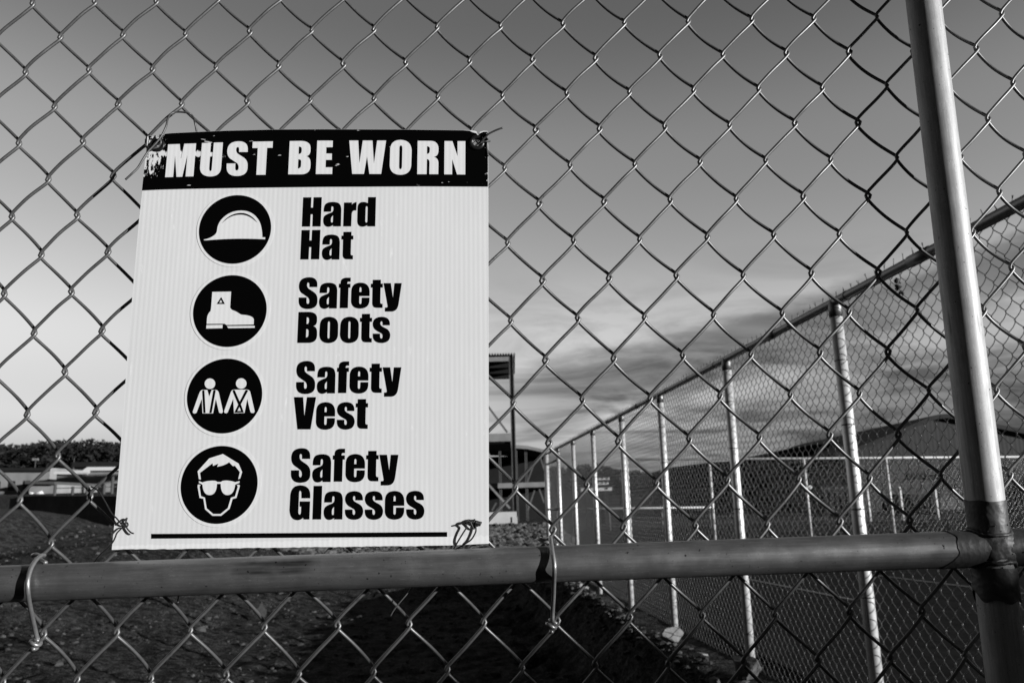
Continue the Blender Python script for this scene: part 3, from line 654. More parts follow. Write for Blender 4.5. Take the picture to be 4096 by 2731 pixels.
sign_tie('thin twisted wire at the sign\'s lower left, running out to the mesh',
  [pxpath([(-215, -215, 0.002), (-150, -180, 0.008), (-90, -130, 0.010), (0, 20, 0.011), (100, 200, 0.0135), (180, 280, 0.015), (240, 350, 0.0155), (300, 395, 0.0145), (340, 350, 0.014), (360, 385, 0.0145), (330, 420, 0.015), (280, 425, 0.016), (190, 510, 0.016), (160, 580, 0.0155), (110, 670, 0.014), (0, 780, 0.011), (-70, 840, 0.009), (-130, 910, 0.005), (-160, 960, 0.0)], *Z4),
   pxpath([(240, 370, 0.0155), (300, 320, 0.0160), (345, 280, 0.0150), (325, 350, 0.0145), (340, 430, 0.0145), (400, 500, 0.0150), (450, 520, 0.0155)], *Z4)], M_THINB, 0.00075)
# stray strands on the fabric
def strand(label, pts, r):
    mb = MB(); mb.tube(spline(pts, 6), r, 7); o = mb.build('loose_strand', M_THIN, None, True, loc=tuple(pts[0])); setp(o, label, 'wire', 'stray strands on the gate')
strand('fine stray wire slanting below the bar, mid picture', [atY(*p) for p in ((1652, 2340, 0.004), (1630, 2372, 0.001), (1598, 2410, -0.002), (1575, 2440, -0.004), (1562, 2463, -0.005))], 0.0006)
strand('tiny cut wire end hanging straight down under the bar, below the sign', [atY(*p) for p in ((718, 2370, 0.003), (714, 2385, 0.002), (712, 2398, 0.001), (711, 2410, 0.0))], 0.0008)

# ------------------------------------------------------------------ ground
def sstep(a, b, x): t = min(1, max(0, (x-a)/(b-a))); return t*t*(3-2*t)
def fence_x(y): return 1.717-0.0845*y
def fbm(x, y, s): return noise.fractal((x*s, y*s, 3.1), 1.0, 2.1, 4)
def ground_h(x, y):
    e = fence_x(min(max(y, -2), 15))-0.23
    d = e-x + 0.10*noise.noise((x*1.3, y*1.6, 5.0)) + 0.05*noise.noise((x*5, y*5, 1.0))
    along = sstep(0.4, 2.2, y)*(1-sstep(13.5, 17.5, y))
    dip = sstep(0.0, 0.42, d)*along
    h = -0.56*dip
    h += 0.40*along*sstep(3.0, 7.5, d)
    h += (0.74*sstep(-3.6, -7.9, x)+0.55*sstep(-8.7, -11.0, x))*sstep(6.0, 14.0, y)*(1-sstep(17, 24, y))
    h += 2.4*sstep(31, 44, y)*sstep(-6, -13, x)*(1-sstep(200, 400, y))
    h += 2.17*math.exp(-((x-7.6)/1.15)**2)*sstep(-9, -7, y)*(1-sstep(-2.4, -0.9, y))  # unseen earth ridge at our back, added to shade the gate's lower right
    r = math.hypot(x, y)
    k = (1 if x < e+0.1 else 0.25)
    if r < 45:
        h += k*(0.055*fbm(x, y, 0.9)+0.032*fbm(x, y, 4.0)+0.016*noise.noise((x*14, y*14, 2.0)))*(1+1.2*dip*(1-sstep(0.5, 1.2, d)))
    return h
def axis(segs):
    out = []
    for a, b, st in segs: out += list(np.arange(a, b, st))
    out.append(segs[-1][1]); return out
gx = axis([(-3000, -300, 450), (-300, -60, 40), (-60, -14, 4), (-14, -6.5, 0.25), (-6.5, 1.6, 0.075), (1.6, 12, 0.4), (12, 60, 6), (60, 300, 40), (300, 3000, 450)])
gy = axis([(-3000, -300, 450), (-300, -40, 40), (-40, -12, 4), (-12, 2.4, 0.4), (2.4, 13, 0.075), (13, 26, 0.3), (26, 60, 2), (60, 300, 30), (300, 3000, 300)])
gv = [(x, y, ground_h(x, y)) for y in gy for x in gx]
nx = len(gx)
gf = np.array([(j*nx+i, j*nx+i+1, (j+1)*nx+i+1, (j+1)*nx+i) for j in range(len(gy)-1) for i in range(nx-1)])
def soil():
    m, nt, b = newmat('dirt_and_gravel'); q = NB(nt); P = q.pos()
    n1 = q.noise(P, 0.7, 5, 0.6); n2 = q.noise(P, 9, 5, 0.65); v = q.voronoi(P, 26); n3 = q.noise(P, 48, 4, 0.7)
    c = q.math('ADD', q.rng(n2, 0.40, 0.64, 0.010, 0.095), q.rng(n1, 0.35, 0.65, -0.006, 0.035))
    c = q.math('MULTIPLY', c, q.rng(n3, 0.40, 0.62, 0.22, 1.35))
    st = q.math('MULTIPLY', q.rng(v, 0.10, 0.22, 1.0, 0.0), q.rng(n2, 0.52, 0.66, 0.0, 1.0))
    c = q.math('ADD', c, q.math('MULTIPLY', st, 0.09))
    nt.links.new(c, b.inputs['Base Color']); b.inputs['Roughness'].default_value = 0.95; b.inputs['Specular IOR Level'].default_value = 0.1
    h = q.math('ADD', q.math('MULTIPLY', n2, 1.0), q.math('ADD', q.math('MULTIPLY', q.rng(v, 0.0, 0.3, 0.5, 0.0), 1.0), q.math('MULTIPLY', n3, 0.5)))
    q.bump(h, 1.0, 0.045, b)
    return m
M_SOIL = soil()
g = mesh_obj('ground', gv, gf, M_SOIL, None, True); setp(g, kind='structure')
# hard-standing beyond the long fence, with painted lines
M_ASPH = mottled('asphalt', 0.016, 0.034, 6, 0.95, 0.3, 0.01); M_ASPH.node_tree.nodes['Principled BSDF'].inputs['Specular IOR Level'].default_value = 0.03
lot = MB()
lot.add([(fence_x(0.5)+0.25, 0.5, 0.035), (60, 0.5, 0.035), (60, 33, 0.035), (3, 33, 0.035), (fence_x(13)+0.25, 13, 0.035)], [(0, 1, 2, 3, 4)])
setp(lot.build('parking_lot', M_ASPH), kind='structure')
M_LINE = mottled('worn_road_paint', 0.12, 0.22, 9, 0.8)
def line(a, b, w):
    A = atZ(*a, 0.04); B = atZ(*b, 0.04); t = B-A; t /= np.linalg.norm(t); n_ = np.array([-t[1], t[0], 0])*w/2
    mb = MB(); mb.add([A-n_, B-n_, B+n_, A+n_], [(0, 1, 2, 3)]); setp(mb.build('painted_line', M_LINE), kind='structure')
line((2980, 2312), (3420, 2398), 0.07); line((3430, 2290), (4096, 2372), 0.07)

# ------------------------------------------------------------------ stones
M_ROCK = mottled('pale_rock', 0.24, 0.40, 14, 0.9, 0.5, 0.01)
M_DROCK = mottled('dark_stone', 0.05, 0.12, 14, 0.9, 0.5, 0.01)
def rock_vf(c, size, seed, sub=3):
    bm = bmesh.new(); bmesh.ops.create_icosphere(bm, subdivisions=sub, radius=1.0)
    rr = random.Random(seed); planes = [(Vector((rr.gauss(0, 1), rr.gauss(0, 1), rr.gauss(0, 1))).normalized(), rr.uniform(0.42, 0.8)) for _ in range(11)]
    for v in bm.verts:
        p = v.co.copy()
        for n_, d_ in planes:
            k = p.dot(n_)
            if k > d_: p -= n_*(k-d_)
        p *= 1+0.06*noise.noise(p*3+Vector((seed, 0, 0)))
        v.co = p
    V = [(c[0]+v.co.x*size[0], c[1]+v.co.y*size[1], c[2]+v.co.z*size[2]) for v in bm.verts]; F = [tuple(x.index for x in f.verts) for f in bm.faces]
    bm.free(); return V, F
def rock(px, py, Z, size, seed, label, mat):
    c = atZ(px, py, Z); c[2] = ground_h(c[0], c[1])+size[2]*0.62
    V, F = rock_vf(c, size, seed); setp(mesh_obj('rock', V, F, mat, None, False, loc=(c[0], c[1], c[2]-size[2]*0.6)), label, 'rock', 'rocks along the foot of the long fence')
rock(2693, 2560, 0.0, (0.105, 0.10, 0.075), 3, 'pale angular rock leaning on a post foot, largest in the sun', M_ROCK)
rock(2806, 2636, 0.0, (0.055, 0.05, 0.035), 8, 'smaller pale rock among rubble, nearer than the big pale one', M_ROCK)
rock(2995, 2712, 0.0, (0.13, 0.11, 0.10), 5, 'dark boulder at the foot of the nearest in-frame fence post', M_DROCK)
rock(2330, 2352, 0.0, (0.09, 0.08, 0.05), 12, 'low pale stone farthest along the fence foot', M_ROCK)
# loose stones: too many to count
st = MB()
for k in range(6500):
    y = random.uniform(3.4, 22)**1.0; x = random.uniform(-9.5, fence_x(min(y, 15))-0.1)
    if noise.noise((x*0.6, y*0.6, 8.0)) < random.uniform(-0.5, 0.25): continue
    s = min(0.06, 0.006+random.expovariate(1/0.010))*(1+0.03*y)
    V, F = rock_vf((x, y, ground_h(x, y)+s*0.3), (s*random.uniform(0.8, 1.5), s, s*random.uniform(0.4, 0.8)), k, 1)
    st.add(V, F)
for k in range(700):        # rubble along the lip of the bank
    y = random.uniform(2.6, 12); x = fence_x(y)-0.26+random.gauss(0, 0.09)
    s = abs(random.gauss(0.012, 0.012))+0.006
    V, F = rock_vf((x, y, ground_h(x, y)+s*0.3), (s*random.uniform(0.8, 1.6), s, s*random.uniform(0.5, 0.9)), k+9000, 1)
    st.add(V, F)
setp(st.build('loose_stones', mottled('loose_stone', 0.02, 0.13, 3, 0.9)), kind='stuff')
st = MB()
for k in range(2600):        # coarse rubble in front of the steel frame
    y = 17+random.random()**1.3*30; x = random.uniform(-6, 1.2)+(0.02*y)
    s = random.uniform(0.05, 0.16)
    V, F = rock_vf((x, y, ground_h(x, y)+s*0.15), (s*random.uniform(0.8, 1.6), s, s*random.uniform(0.5, 0.9)), k+500, 1)
    st.add(V, F)
setp(st.build('coarse_rubble', mottled('rubble_stone', 0.04, 0.19, 3, 0.9)), kind='stuff')
# a leaf on the ground
lc = atZ(1045, 2462, -0.4); lc[2] = ground_h(lc[0], lc[1])
lv = [(lc[0]+0.13*u, lc[1]+0.02*v, lc[2]+0.02+0.26*v+0.02*abs(u)) for u, v in ((0, 0), (-0.55, 0.25), (-0.6, 0.5), (-0.25, 0.75), (-0.05, 1.0), (0.2, 0.7), (0.55, 0.5), (0.5, 0.2))]
mb = MB(); mb.add(lv+[(x, y+0.006, z) for x, y, z in lv], [tuple(range(8)), tuple(range(15, 7, -1))]+[(i, (i+1) % 8, (i+1) % 8+8, i+8) for i in range(8)])
setp(mb.build('dry_leaf', mottled('dry_leaf', 0.07, 0.11, 20, 0.9), None, False, loc=tuple(lc)), 'pale dry leaf standing up on the dark ground under the sign', 'leaf')

# ------------------------------------------------------------------ the long fence running away on the right
FD = np.array([-0.0842, 0.99645, 0.0]); FN = np.array([0.99645, 0.0842, 0.0])
fence = empty('chain_link_fence', (fence_x(3), 3, 0), 'tall chain-link fence with bright round posts running away on the right', 'fence')
def fpt(y, off=0.0, z=0.0): return np.array([fence_x(y), y, z]) + FN*off
FH = 1.966
V, F = chain_link(fpt(-0.1, 0.034, FH+0.02), FD, FN, range(0, 392), 0, 53, 0.0718, 0.0735, 0.00185, 0.0024, 0.0026, 4, 14)
fabV, fabF = V, F
sp = MB()
for i in range(0, 392, 2):
    b_ = fpt(-0.1, 0.034, FH+0.015) + FD*(i*0.0718/2)
    lean = random.gauss(0, 0.006)
    for dx in (-0.0022, 0.0022):
        sp.tube([b_+FD*dx, b_+FD*(-dx)+np.array([0, 0, 0.02]), b_+FD*(dx+lean)+FN*random.gauss(0, 0.003)+np.array([0, 0, 0.045+random.uniform(-0.006, 0.01)])], 0.0017, 4)
q4 = np.array([f for f in sp.f if len(f) == 4])+len(fabV)
mesh_obj('wire_mesh', np.concatenate([fabV, np.array(sp.v)]), np.concatenate([fabF, q4]), M_FWIRE, fence, True)
V, F = tube_vf([fpt(y, 0, FH) for y in np.linspace(-0.1, 13.85, 12)], 0.021, 14); mesh_obj('top_rail', V, F, M_FRAIL, fence, True)
trail = fence.children[-1]
for y in np.arange(0.3, 13.8, 0.61):
    V, F = tube_vf([fpt(y, 0, FH), fpt(y+0.012, 0, FH)], 0.0232, 14); mesh_obj('tie_band', V, F, M_FRAIL, trail, True)
for k, y in enumerate((0.35, 2.1, 3.55, 6.8, 8.2)):
    V, F = tube_vf([fpt(y, 0, FH), fpt(y+0.13, 0, FH)], 0.0245, 14); mesh_obj('rail_sleeve', V, F, M_FRAIL, trail, True)
for k, y in enumerate((1.30, 2.865, 4.36, 6.02, 7.56, 9.22, 10.80, 12.36)):
    V, F = tube_vf([fpt(y, 0, -0.3), fpt(y, 0, 1.0), fpt(y, 0, FH-0.03)], 0.0285, 26); p = mesh_obj('post', V, F, M_FPOST, fence, True)
    V, F = tube_vf([fpt(y, 0, FH-0.075), fpt(y, 0, FH-0.03), fpt(y, 0, FH-0.005), fpt(y, 0, FH+0.012)], [0.031, 0.0312, 0.028, 0.016], 22); mesh_obj('post_cap', V, F, M_FRAIL, p, True)
    for z in (0.25, 0.62, 1.0, 1.38, 1.68):
        V, F = tube_vf([fpt(y, 0, z), fpt(y, 0, z+0.006)], 0.0297, 18); mesh_obj('tie_band', V, F, M_FRAIL, p, True)
V, F = tube_vf([fpt(13.9, 0, -0.3), fpt(13.9, 0, 2.02)], 0.042, 22); p = mesh_obj('corner_post', V, F, M_FPOST, fence, True)
V, F = tube_vf([fpt(13.9, 0, 2.02), fpt(13.9, 0, 2.06)], [0.046, 0.02], 18); mesh_obj('post_cap', V, F, M_FRAIL, p, True)
for z in (1.78, 0.98):
    V, F = tube_vf([fpt(12.36, 0, z), fpt(13.9, 0, z)], 0.02, 12); mesh_obj('brace', V, F, M_FRAIL, fence, True)
# a dark scrap caught in it
y0 = atY(3592, 1150, 2.2); 
d = ray(3592, 1150); t_ = ((fence_x(0)-CAM[0])-0.0845*(-CAM[1])*0)/1.0
def on_fence(px, py, off=0.034):      # where the line of sight meets the long fence
    d = ray(px, py); A = fpt(0.0, off); k = ((A-CAM)@FN)/(d@FN); return CAM+d*k
c = on_fence(3592, 1148)
mb = MB()
for k, (dx, dz, s) in enumerate(((0, 0, 0.018), (-0.003, 0.030, 0.014), (0.012, -0.026, 0.011), (0.028, -0.036, 0.009), (0.018, 0.012, 0.005), (-0.014, -0.004, 0.006))):
    V, F = rock_vf(c+FD*(-dx)+np.array([0, 0, dz]), (s, s*0.8, s*1.1), 40+k, 2); mb.add(V, F)
setp(mb.build('wind_blown_scrap', grey('dark_scrap', 0.015, 0.9), None, True, loc=tuple(c)), 'small black scrap snagged high in the long fence, left of the gate post', 'litter')

# ------------------------------------------------------------------ second fence across the yard behind
far = empty('low_fence', (2.37, 16.2, 0), 'chain-link fence with a bright top rail crossing the yard behind the long fence', 'fence')
A = np.array([2.37, 16.2, 0]); B = np.array([18.0, 21.8, 0]); D = (B-A)/np.linalg.norm(B-A); Nn = np.array([-D[1], D[0], 0])
M_F2 = grey('second_fence_zinc', 0.66, 0.5, 0.1)
V, F = tube_vf([A+[0, 0, 1.945], B+[0, 0, 1.945]], 0.024, 10); mesh_obj('top_rail', V, F, M_F2, far, True)
L = np.linalg.norm(B-A)
for px in (2515, 2848, 3230, 3562, 3900):
    d_ = ray(px, 1990); k = ((A-CAM)@Nn)/(d_@Nn); q = CAM+d_*k; q[2] = 0
    V, F = tube_vf([q, q+np.array([0, 0, 1.95])], 0.030, 12); mesh_obj('post', V, F, M_F2, far, True)
for s in (13.2, 15.4):
    V, F = tube_vf([A+D*s, A+D*s+np.array([0, 0, 1.95])], 0.030, 12); mesh_obj('post', V, F, M_F2, far, True)
V, F = chain_link(A+np.array([0, 0, 1.945])-Nn*0.03, D, -Nn, range(0, 220), 0, 25, 0.15, 0.15, 0.0022, 0.003, 0.003, 3, 8)
mesh_obj('wire_mesh', V, F, M_FWIRE, far, True)
# low pipe rail left of it
gr = empty('guard_rail', tuple(atY(2206, 2034, 30)*np.array([1, 1, 0])), 'low pale pipe rail low behind the long fence', 'rail')
a = atY(2214, 2035, 30); b = atY(2850, 2028, 30)
V, F = tube_vf([a, b], 0.035, 10); mesh_obj('rail', V, F, M_F2, gr, True)
for s in (0.02, 0.35, 0.68, 0.98):
    q = a+(b-a)*s; V, F = tube_vf([q*np.array([1, 1, 0]), q], 0.03, 8); mesh_obj('post', V, F, grey('rail_post', 0.12, 0.6), gr, True)

# ------------------------------------------------------------------ right-hand background buildings
def poly3(px, Y): 
    out = []
    for p in px:
        q = atY(p[0], p[1], Y); out.append((q[0], q[2]))
    return out
def corrug(name, lo, hi, per):
    m, nt, b = newmat(name); q = NB(nt); P = q.pos(); X = q.sep(P)
    w = q.math('SINE', q.math('MULTIPLY', X[0], 2*math.pi/per)); n = q.noise(P, 0.5, 4, 0.6)
    nt.links.new(q.math('ADD', q.rng(n, 0.3, 0.7, lo, hi), q.math('MULTIPLY', w, 0.002)), b.inputs['Base Color']); b.inputs['Roughness'].default_value = 0.7; b.inputs['Specular IOR Level'].default_value = 0.2
    q.bump(w, 0.15, 0.02, b)
    return m
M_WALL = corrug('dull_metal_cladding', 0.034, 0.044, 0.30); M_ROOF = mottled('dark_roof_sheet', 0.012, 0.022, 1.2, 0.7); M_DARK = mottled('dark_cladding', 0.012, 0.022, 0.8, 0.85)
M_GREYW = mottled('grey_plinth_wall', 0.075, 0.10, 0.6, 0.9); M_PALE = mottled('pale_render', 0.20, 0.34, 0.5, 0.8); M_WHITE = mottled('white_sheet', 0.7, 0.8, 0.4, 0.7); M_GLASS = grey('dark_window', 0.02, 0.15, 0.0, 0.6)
Yb = 55.0
top = [(3330, 1815), (3400, 1795), (3480, 1766), (3560, 1733), (3640, 1698), (3700, 1672), (3740, 1660), (3772, 1657), (3805, 1661), (3850, 1670), (3960, 1695), (4096, 1722), (4300, 1762), (4520, 1800)]
P = poly3(top, Yb); x0, x1 = P[0][0], P[-1][0]
barn = empty('barn', (30, Yb, 0), 'large grey barn with a rounded dark gable roof behind the fences on the right', 'barn')
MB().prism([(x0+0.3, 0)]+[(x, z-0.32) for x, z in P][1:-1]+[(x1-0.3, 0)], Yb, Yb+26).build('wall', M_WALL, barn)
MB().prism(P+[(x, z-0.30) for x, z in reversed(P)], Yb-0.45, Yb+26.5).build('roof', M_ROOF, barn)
dk = poly3([(3285, 1952), (3420, 1952), (3420, 2200), (3285, 2200)], Yb)
MB().box((poly3([(3560, 1980)], Yb)[0][0], Yb-0.35, 0), (poly3([(4100, 2085)], Yb)[0][0], Yb-0.02, poly3([(3700, 2085)], Yb)[0][1]*0+0.02+max(0.02, poly3([(3700, 2060)], Yb)[0][1]+1.2))).build('plinth', M_GREYW, barn)
for x in (3655, 3725):
    q = poly3([(x-28, 1893), (x+34, 1916)], Yb); MB().box((q[0][0], Yb-0.08, q[1][1]), (q[1][0], Yb+0.05, q[0][1])).build('window', M_GLASS, barn)
# long dark low hall left of the barn
hall = empty('long_hall', (22, 75, 0), 'long low black-roofed hall left of the rounded barn', 'building')
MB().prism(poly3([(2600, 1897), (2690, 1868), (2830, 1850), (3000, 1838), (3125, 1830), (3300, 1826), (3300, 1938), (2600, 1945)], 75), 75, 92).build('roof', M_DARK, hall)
q = poly3([(2610, 1940), (3330, 1936)], 75); MB().box((q[0][0], 75.3, 0), (q[1][0], 91.5, q[1][1]-0.02)).build('wall', M_GREYW, hall)
for k in range(7):
    xx = q[0][0]+1+k*2.4; MB().box((xx, 75.15, 0.9), (xx+1.2, 75.32, 1.7)).build('window', M_GLASS, hall)
can = empty('canopy_shed', (22, 64, 0), 'open dark canopy with a thin roof between the barn and the hall', 'shed')
MB().prism(poly3([(3110, 1812), (3122, 1800), (3250, 1778), (3330, 1772), (3410, 1762), (3412, 1790), (3250, 1803), (3140, 1818)], 64), 64, 74).build('roof', M_ROOF, can)
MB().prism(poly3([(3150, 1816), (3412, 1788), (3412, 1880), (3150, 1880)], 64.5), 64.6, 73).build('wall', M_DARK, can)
q = poly3([(3135, 1812), (3145, 2100)], 64); MB().box((q[0][0], 64.1, 0), (q[0][0]+0.25, 64.35, q[0][1])).build('column', M_DARK, can)
q = poly3([(3400, 1790)], 64)[0]; MB().box((q[0]-0.3, 64.1, 0), (q[0], 64.35, q[1])).build('column', M_DARK, can)
ws = empty('white_roof_shed', (26, 70, 0), 'small shed with a sunlit white roof, half behind the barn gable', 'shed')
MB().prism(poly3([(3402, 1764), (3476, 1764), (3455, 1778), (3430, 1790), (3402, 1790)], 70), 70, 76).build('roof', M_WHITE, ws)
q = poly3([(3404, 1790), (3450, 1790)], 70); MB().box((q[0][0], 70.2, 0), (q[1][0], 75.8, q[0][1])).build('wall', M_GREYW, ws)
# containers / low dark sheds at the barn's foot
def container(px0, px1, ytop, Y, label):
    q0 = atY(px0, ytop, Y); q1 = atY(px1, ytop, Y)
    c = empty('storage_container', (q0[0], Y, 0), label, 'container', 'dark containers below the barn')
    h = q0[2]; mb = MB(); mb.box((q0[0], Y, 0.15), (q1[0], Y+2.4, h))
    n_ = max(4, int((q1[0]-q0[0])/0.28))
    for k in range(n_):
        x = q0[0]+(k+0.5)*(q1[0]-q0[0])/n_; mb.box((x-0.06, Y-0.05, 0.3), (x+0.06, Y+0.001, h-0.15))
    mb.build('body', M_DARK, c)
    MB().box((q0[0]-0.03, Y-0.06, h), (q1[0]+0.03, Y+2.46, h+0.1)).build('lid', M_ROOF, c)
    for x in (q0[0]+0.1, q1[0]-0.3): MB().box((x, Y+0.1, -0.02), (x+0.2, Y+2.3, 0.15)).build('skid', M_ROOF, c)
container(3285, 3420, 1955, 44, 'dark container below the canopy, left of the short white posts')
container(3640, 3760, 1982, 44, 'dark container below the barn, nearest the gate post')
container(3960, 4200, 1925, 44, 'dark container right of the gate post, cut by the picture edge')
M_BOL = grey('white_post_paint', 0.75, 0.5)
for px, y0_, y1_, lab in ((3472, 1958, 2086, 'short white post left of the other two, by the dark container'), (3602, 1950, 2086, 'short white post between the other two short posts'), (3742, 1948, 2088, 'short white post nearest the gate upright')):
    Y = 33.0; a = atY(px-5, y0_, Y); b = np.array([a[0], Y, 0.0])
    bo = empty('bollard', tuple(b), lab, 'bollard', 'short white posts in the yard')
    V, F = tube_vf([b, a], 0.06, 12); mesh_obj('shaft', V, F, M_BOL, bo, True)
    V, F = tube_vf([a, a+np.array([0, 0, 0.05])], [0.065, 0.02], 12); mesh_obj('cap', V, F, M_BOL, bo, True)
mk = atY(3241, 1947, 33); mo = empty('glint_disc', (mk[0], 33, 0), 'round white disc on a thin post in the yard, standing in for a sun glint', 'glint')  # sun glint painted as a white disc; its post is made up
V, F = tube_vf([mk+np.array([0, -0.02, 0]), mk+np.array([0, 0.02, 0])], 0.075, 20); mesh_obj('disc', V, F, M_WHITE, mo)
V, F = tube_vf([np.array([mk[0], 33.05, 0]), np.array([mk[0], 33.05, mk[2]])], 0.02, 8); mesh_obj('pole', V, F, M_DARK, mo, True)
# white cabins seen through the long fence
def cabin(px0, y0_, px1, y1_, Y, label, roofh=0.05):
    a = atY(px0, y1_, Y); b = atY(px1, y0_, Y)
    c = empty('site_cabin', (a[0], Y, 0), label, 'cabin', 'white cabins behind the long fence')
    MB().box((a[0], Y, a[2]), (b[0], Y+1.2, b[2])).build('body', M_WHITE, c)
    MB().box((a[0]-0.1, Y-0.12, b[2]), (b[0]+0.1, Y+1.3, b[2]+roofh)).build('roof', M_DARK, c)
    n_ = 3
    for k in range(n_):
        x = a[0]+(k+0.5)*(b[0]-a[0])/n_; w = (b[0]-a[0])*0.035
        MB().box((x-w, Y-0.04, a[2]+(b[2]-a[2])*0.35), (x+w, Y+0.02, a[2]+(b[2]-a[2])*0.75)).build('window', M_GLASS, c)
    if a[2] > 0.4:
        for x in (a[0]+0.2, b[0]-0.4): MB().box((x, Y+0.2, 0), (x+0.2, Y+0.4, a[2])).build('leg', M_DARK, c)
cabin(2384, 1907, 2438, 1919, 41, 'upper white cabin of two, on dark legs, behind the long fence')
cabin(2384, 1925, 2434, 1938, 40, 'second white cabin just under the uppermost one')
cabin(2325, 1946, 2448, 1964, 38, 'long low white cabin below the two small ones')
# masts
def mast(px, y0_, y1_, Y, label, head=True):
    a = atY(px, y0_, Y); c = empty('light_mast', (a[0], Y, 0), label, 'light mast', 'masts in the distance')
    V, F = tube_vf([np.array([a[0], Y, 0]), a], [0.12, 0.07], 8); mesh_obj('pole', V, F, M_GREYW, c, True)
    if head:
        mb = MB()
        for k in range(3):
            mb = MB(); mb.box((a[0]-0.42+k*0.29, Y-0.2, a[2]-0.1), (a[0]-0.18+k*0.29, Y+0.1, a[2]+0.2)); mb.build('lamp', M_PALE, c)

# ------------------------------------------------------------------ trees on the skyline: one wood each, far off
M_LEAF = mottled('dark_foliage', 0.012, 0.03, 0.5, 0.95)
def wood(name, sky, Y, depth, n, hs, seed, base=0.0):
    """sky = outline in the photo; crowns fill it from the ground up"""
    rr = random.Random(seed); mb = MB()
    pts = [atY(x, y, Y) for x, y in sky]; xs = [p[0] for p in pts]; zs = [p[2] for p in pts]
    for k in range(n):
        x = rr.uniform(xs[0], xs[-1]); f = rr.random(); y = Y+depth*f
        zt = np.interp(x, xs, zs); sc = (y+0.82)/(Y+0.82); X = CAM[0]+(x-CAM[0])*sc
        h = rr.uniform(*hs); ztop = (CAM[2]+(zt-CAM[2])*sc)*(rr.uniform(0.5, 0.98) if rr.random() < 0.7 else rr.uniform(0.97, 1.006))
        w = h*rr.uniform(0.16, 0.34); conif = rr.random() < 0.6
        V = []; F = []
        for i in range(34):      # small leafy tufts through the crown
            q = rr.random()**0.8; a = rr.uniform(0, 6.283)
            rad = w*((q*0.95+0.05) if conif else math.sin(math.pi*min(1, 0.15+q*0.8)))*rr.uniform(0.3, 1.1)
            c_ = np.array([X+rad*math.cos(a), y+rad*math.sin(a), ztop-h*q]); t_ = h*rr.uniform(0.05, 0.13)
            k0 = len(V)
            for _ in range(3): V.append(c_+t_*np.array([rr.gauss(0, 1), rr.gauss(0, 1), rr.gauss(0, 0.7)]))
            F.append((k0, k0+1, k0+2))
        mb.add(V, F)
    # the slope they stand on
    Vs = []; Fs = []
    for p in pts: Vs += [(p[0], Y-2, base), (p[0], Y+depth*0.3, max(base+0.5, p[2]*0.86)), (CAM[0]+(p[0]-CAM[0])*(Y+depth+8)/Y, Y+depth+8, base)]
    for i in range(len(pts)-1):
        a = i*3; Fs += [(a, a+3, a+4, a+1), (a+1, a+4, a+5, a+2)]
    mb.add(Vs, Fs)
    setp(mb.build(name, M_LEAF), kind='stuff')
wood('wooded_hill', [(-420, 1790), (-150, 1782), (0, 1777), (45, 1785), (90, 1776), (140, 1768), (200, 1763), (240, 1761), (300, 1762), (340, 1759), (400, 1761), (440, 1766), (560, 1772), (900, 1800), (1400, 1850)], 210, 60, 2400, (3.0, 7.0), 5)
wood('distant_wood', [(2080, 1880), (2200, 1868), (2290, 1862), (2340, 1853), (2375, 1850), (2420, 1862), (2450, 1868), (2480, 1876), (2530, 1878), (2570, 1884), (2640, 1900), (2900, 1915)], 150, 30, 800, (2.2, 4.6), 9)
mast(2478, 1898, 1945, 95, 'thin mast before the wood, seen through the long fence', False)

# ------------------------------------------------------------------ left-hand background
def lowbuild(name, label, wallpx, roofpx, Y, depth, wm, rm, wins):
    c = empty(name, (atY(wallpx[0], wallpx[3], Y)[0], Y, 0), label, 'building')
    a = atY(wallpx[0], wallpx[1], Y); b = atY(wallpx[2], wallpx[3], Y)
    MB().box((a[0], Y, 0), (b[0], Y+depth, a[2])).build('wall', wm, c)
    P = poly3(roofpx, Y); MB().prism(P, Y-0.4, Y+depth+0.4).build('roof', rm, c)
    zm = a[2]-1.6
    for k in range(wins):
        x = a[0]+(k+0.5)*(b[0]-a[0])/wins; w = (b[0]-a[0])/wins*0.22
        MB().box((x-w, Y-0.05, zm-0.5), (x+w, Y+0.02, zm+0.4)).build('window', M_GLASS, c)
    return c
lowbuild('low_building', 'long pale low building with a black flat roof at the far left', (-330, 1884, 190, 2000), [(-340, 1870), (200, 1870), (200, 1884), (-340, 1884)], 78, 14, M_PALE, M_DARK, 9)
lowbuild('gabled_building', 'white building with a bright slanting roof edge nearest the sign', (228, 1886, 640, 2010), [(225, 1886), (335, 1884), (358, 1868), (640, 1866), (640, 1880), (368, 1882), (350, 1898), (225, 1896)], 74, 12, M_PALE, M_WHITE, 8)
lowbuild('hall_behind', 'dark-roofed hall at the foot of the wooded hill', (300, 1868, 700, 1960), [(296, 1848), (700, 1846), (700, 1868), (296, 1868)], 92, 16, M_DARK, M_DARK, 3)
lowbuild('small_outbuilding', 'low pale outbuilding standing before the long building', (118, 1935, 222, 2010), [(112, 1924), (230, 1926), (230, 1937), (112, 1935)], 60, 6, M_PALE, M_GREYW, 3)
def white_heap(px, py, Y, size, label):
    c = atY(px, py, Y); c[2] = ground_h(c[0], Y)
    V, F = rock_vf(c+np.array([0, 0, size[2]*0.7]), size, int(px), 2)
    setp(mesh_obj('white_bag', V, F, M_WHITE, None, True, loc=tuple(c)), label, 'bulk bag', 'white bulk bags by the low buildings')
white_heap(129, 1950, 50, (0.22, 0.2, 0.26), 'small round white bulk bag, left one of the pair before the pale buildings')
white_heap(160, 1952, 50, (0.36, 0.3, 0.24), 'wider white bulk bag, right one of the pair before the pale buildings')
bar = empty('bank_shade_sheet', tuple(atY(60, 2075, 30)*np.array([1, 1, 0])), 'long low black barrier standing in for a shaded bank, below the pale buildings on the left', 'sheet')  # near-black sheet added in place of a bank face lying in shade
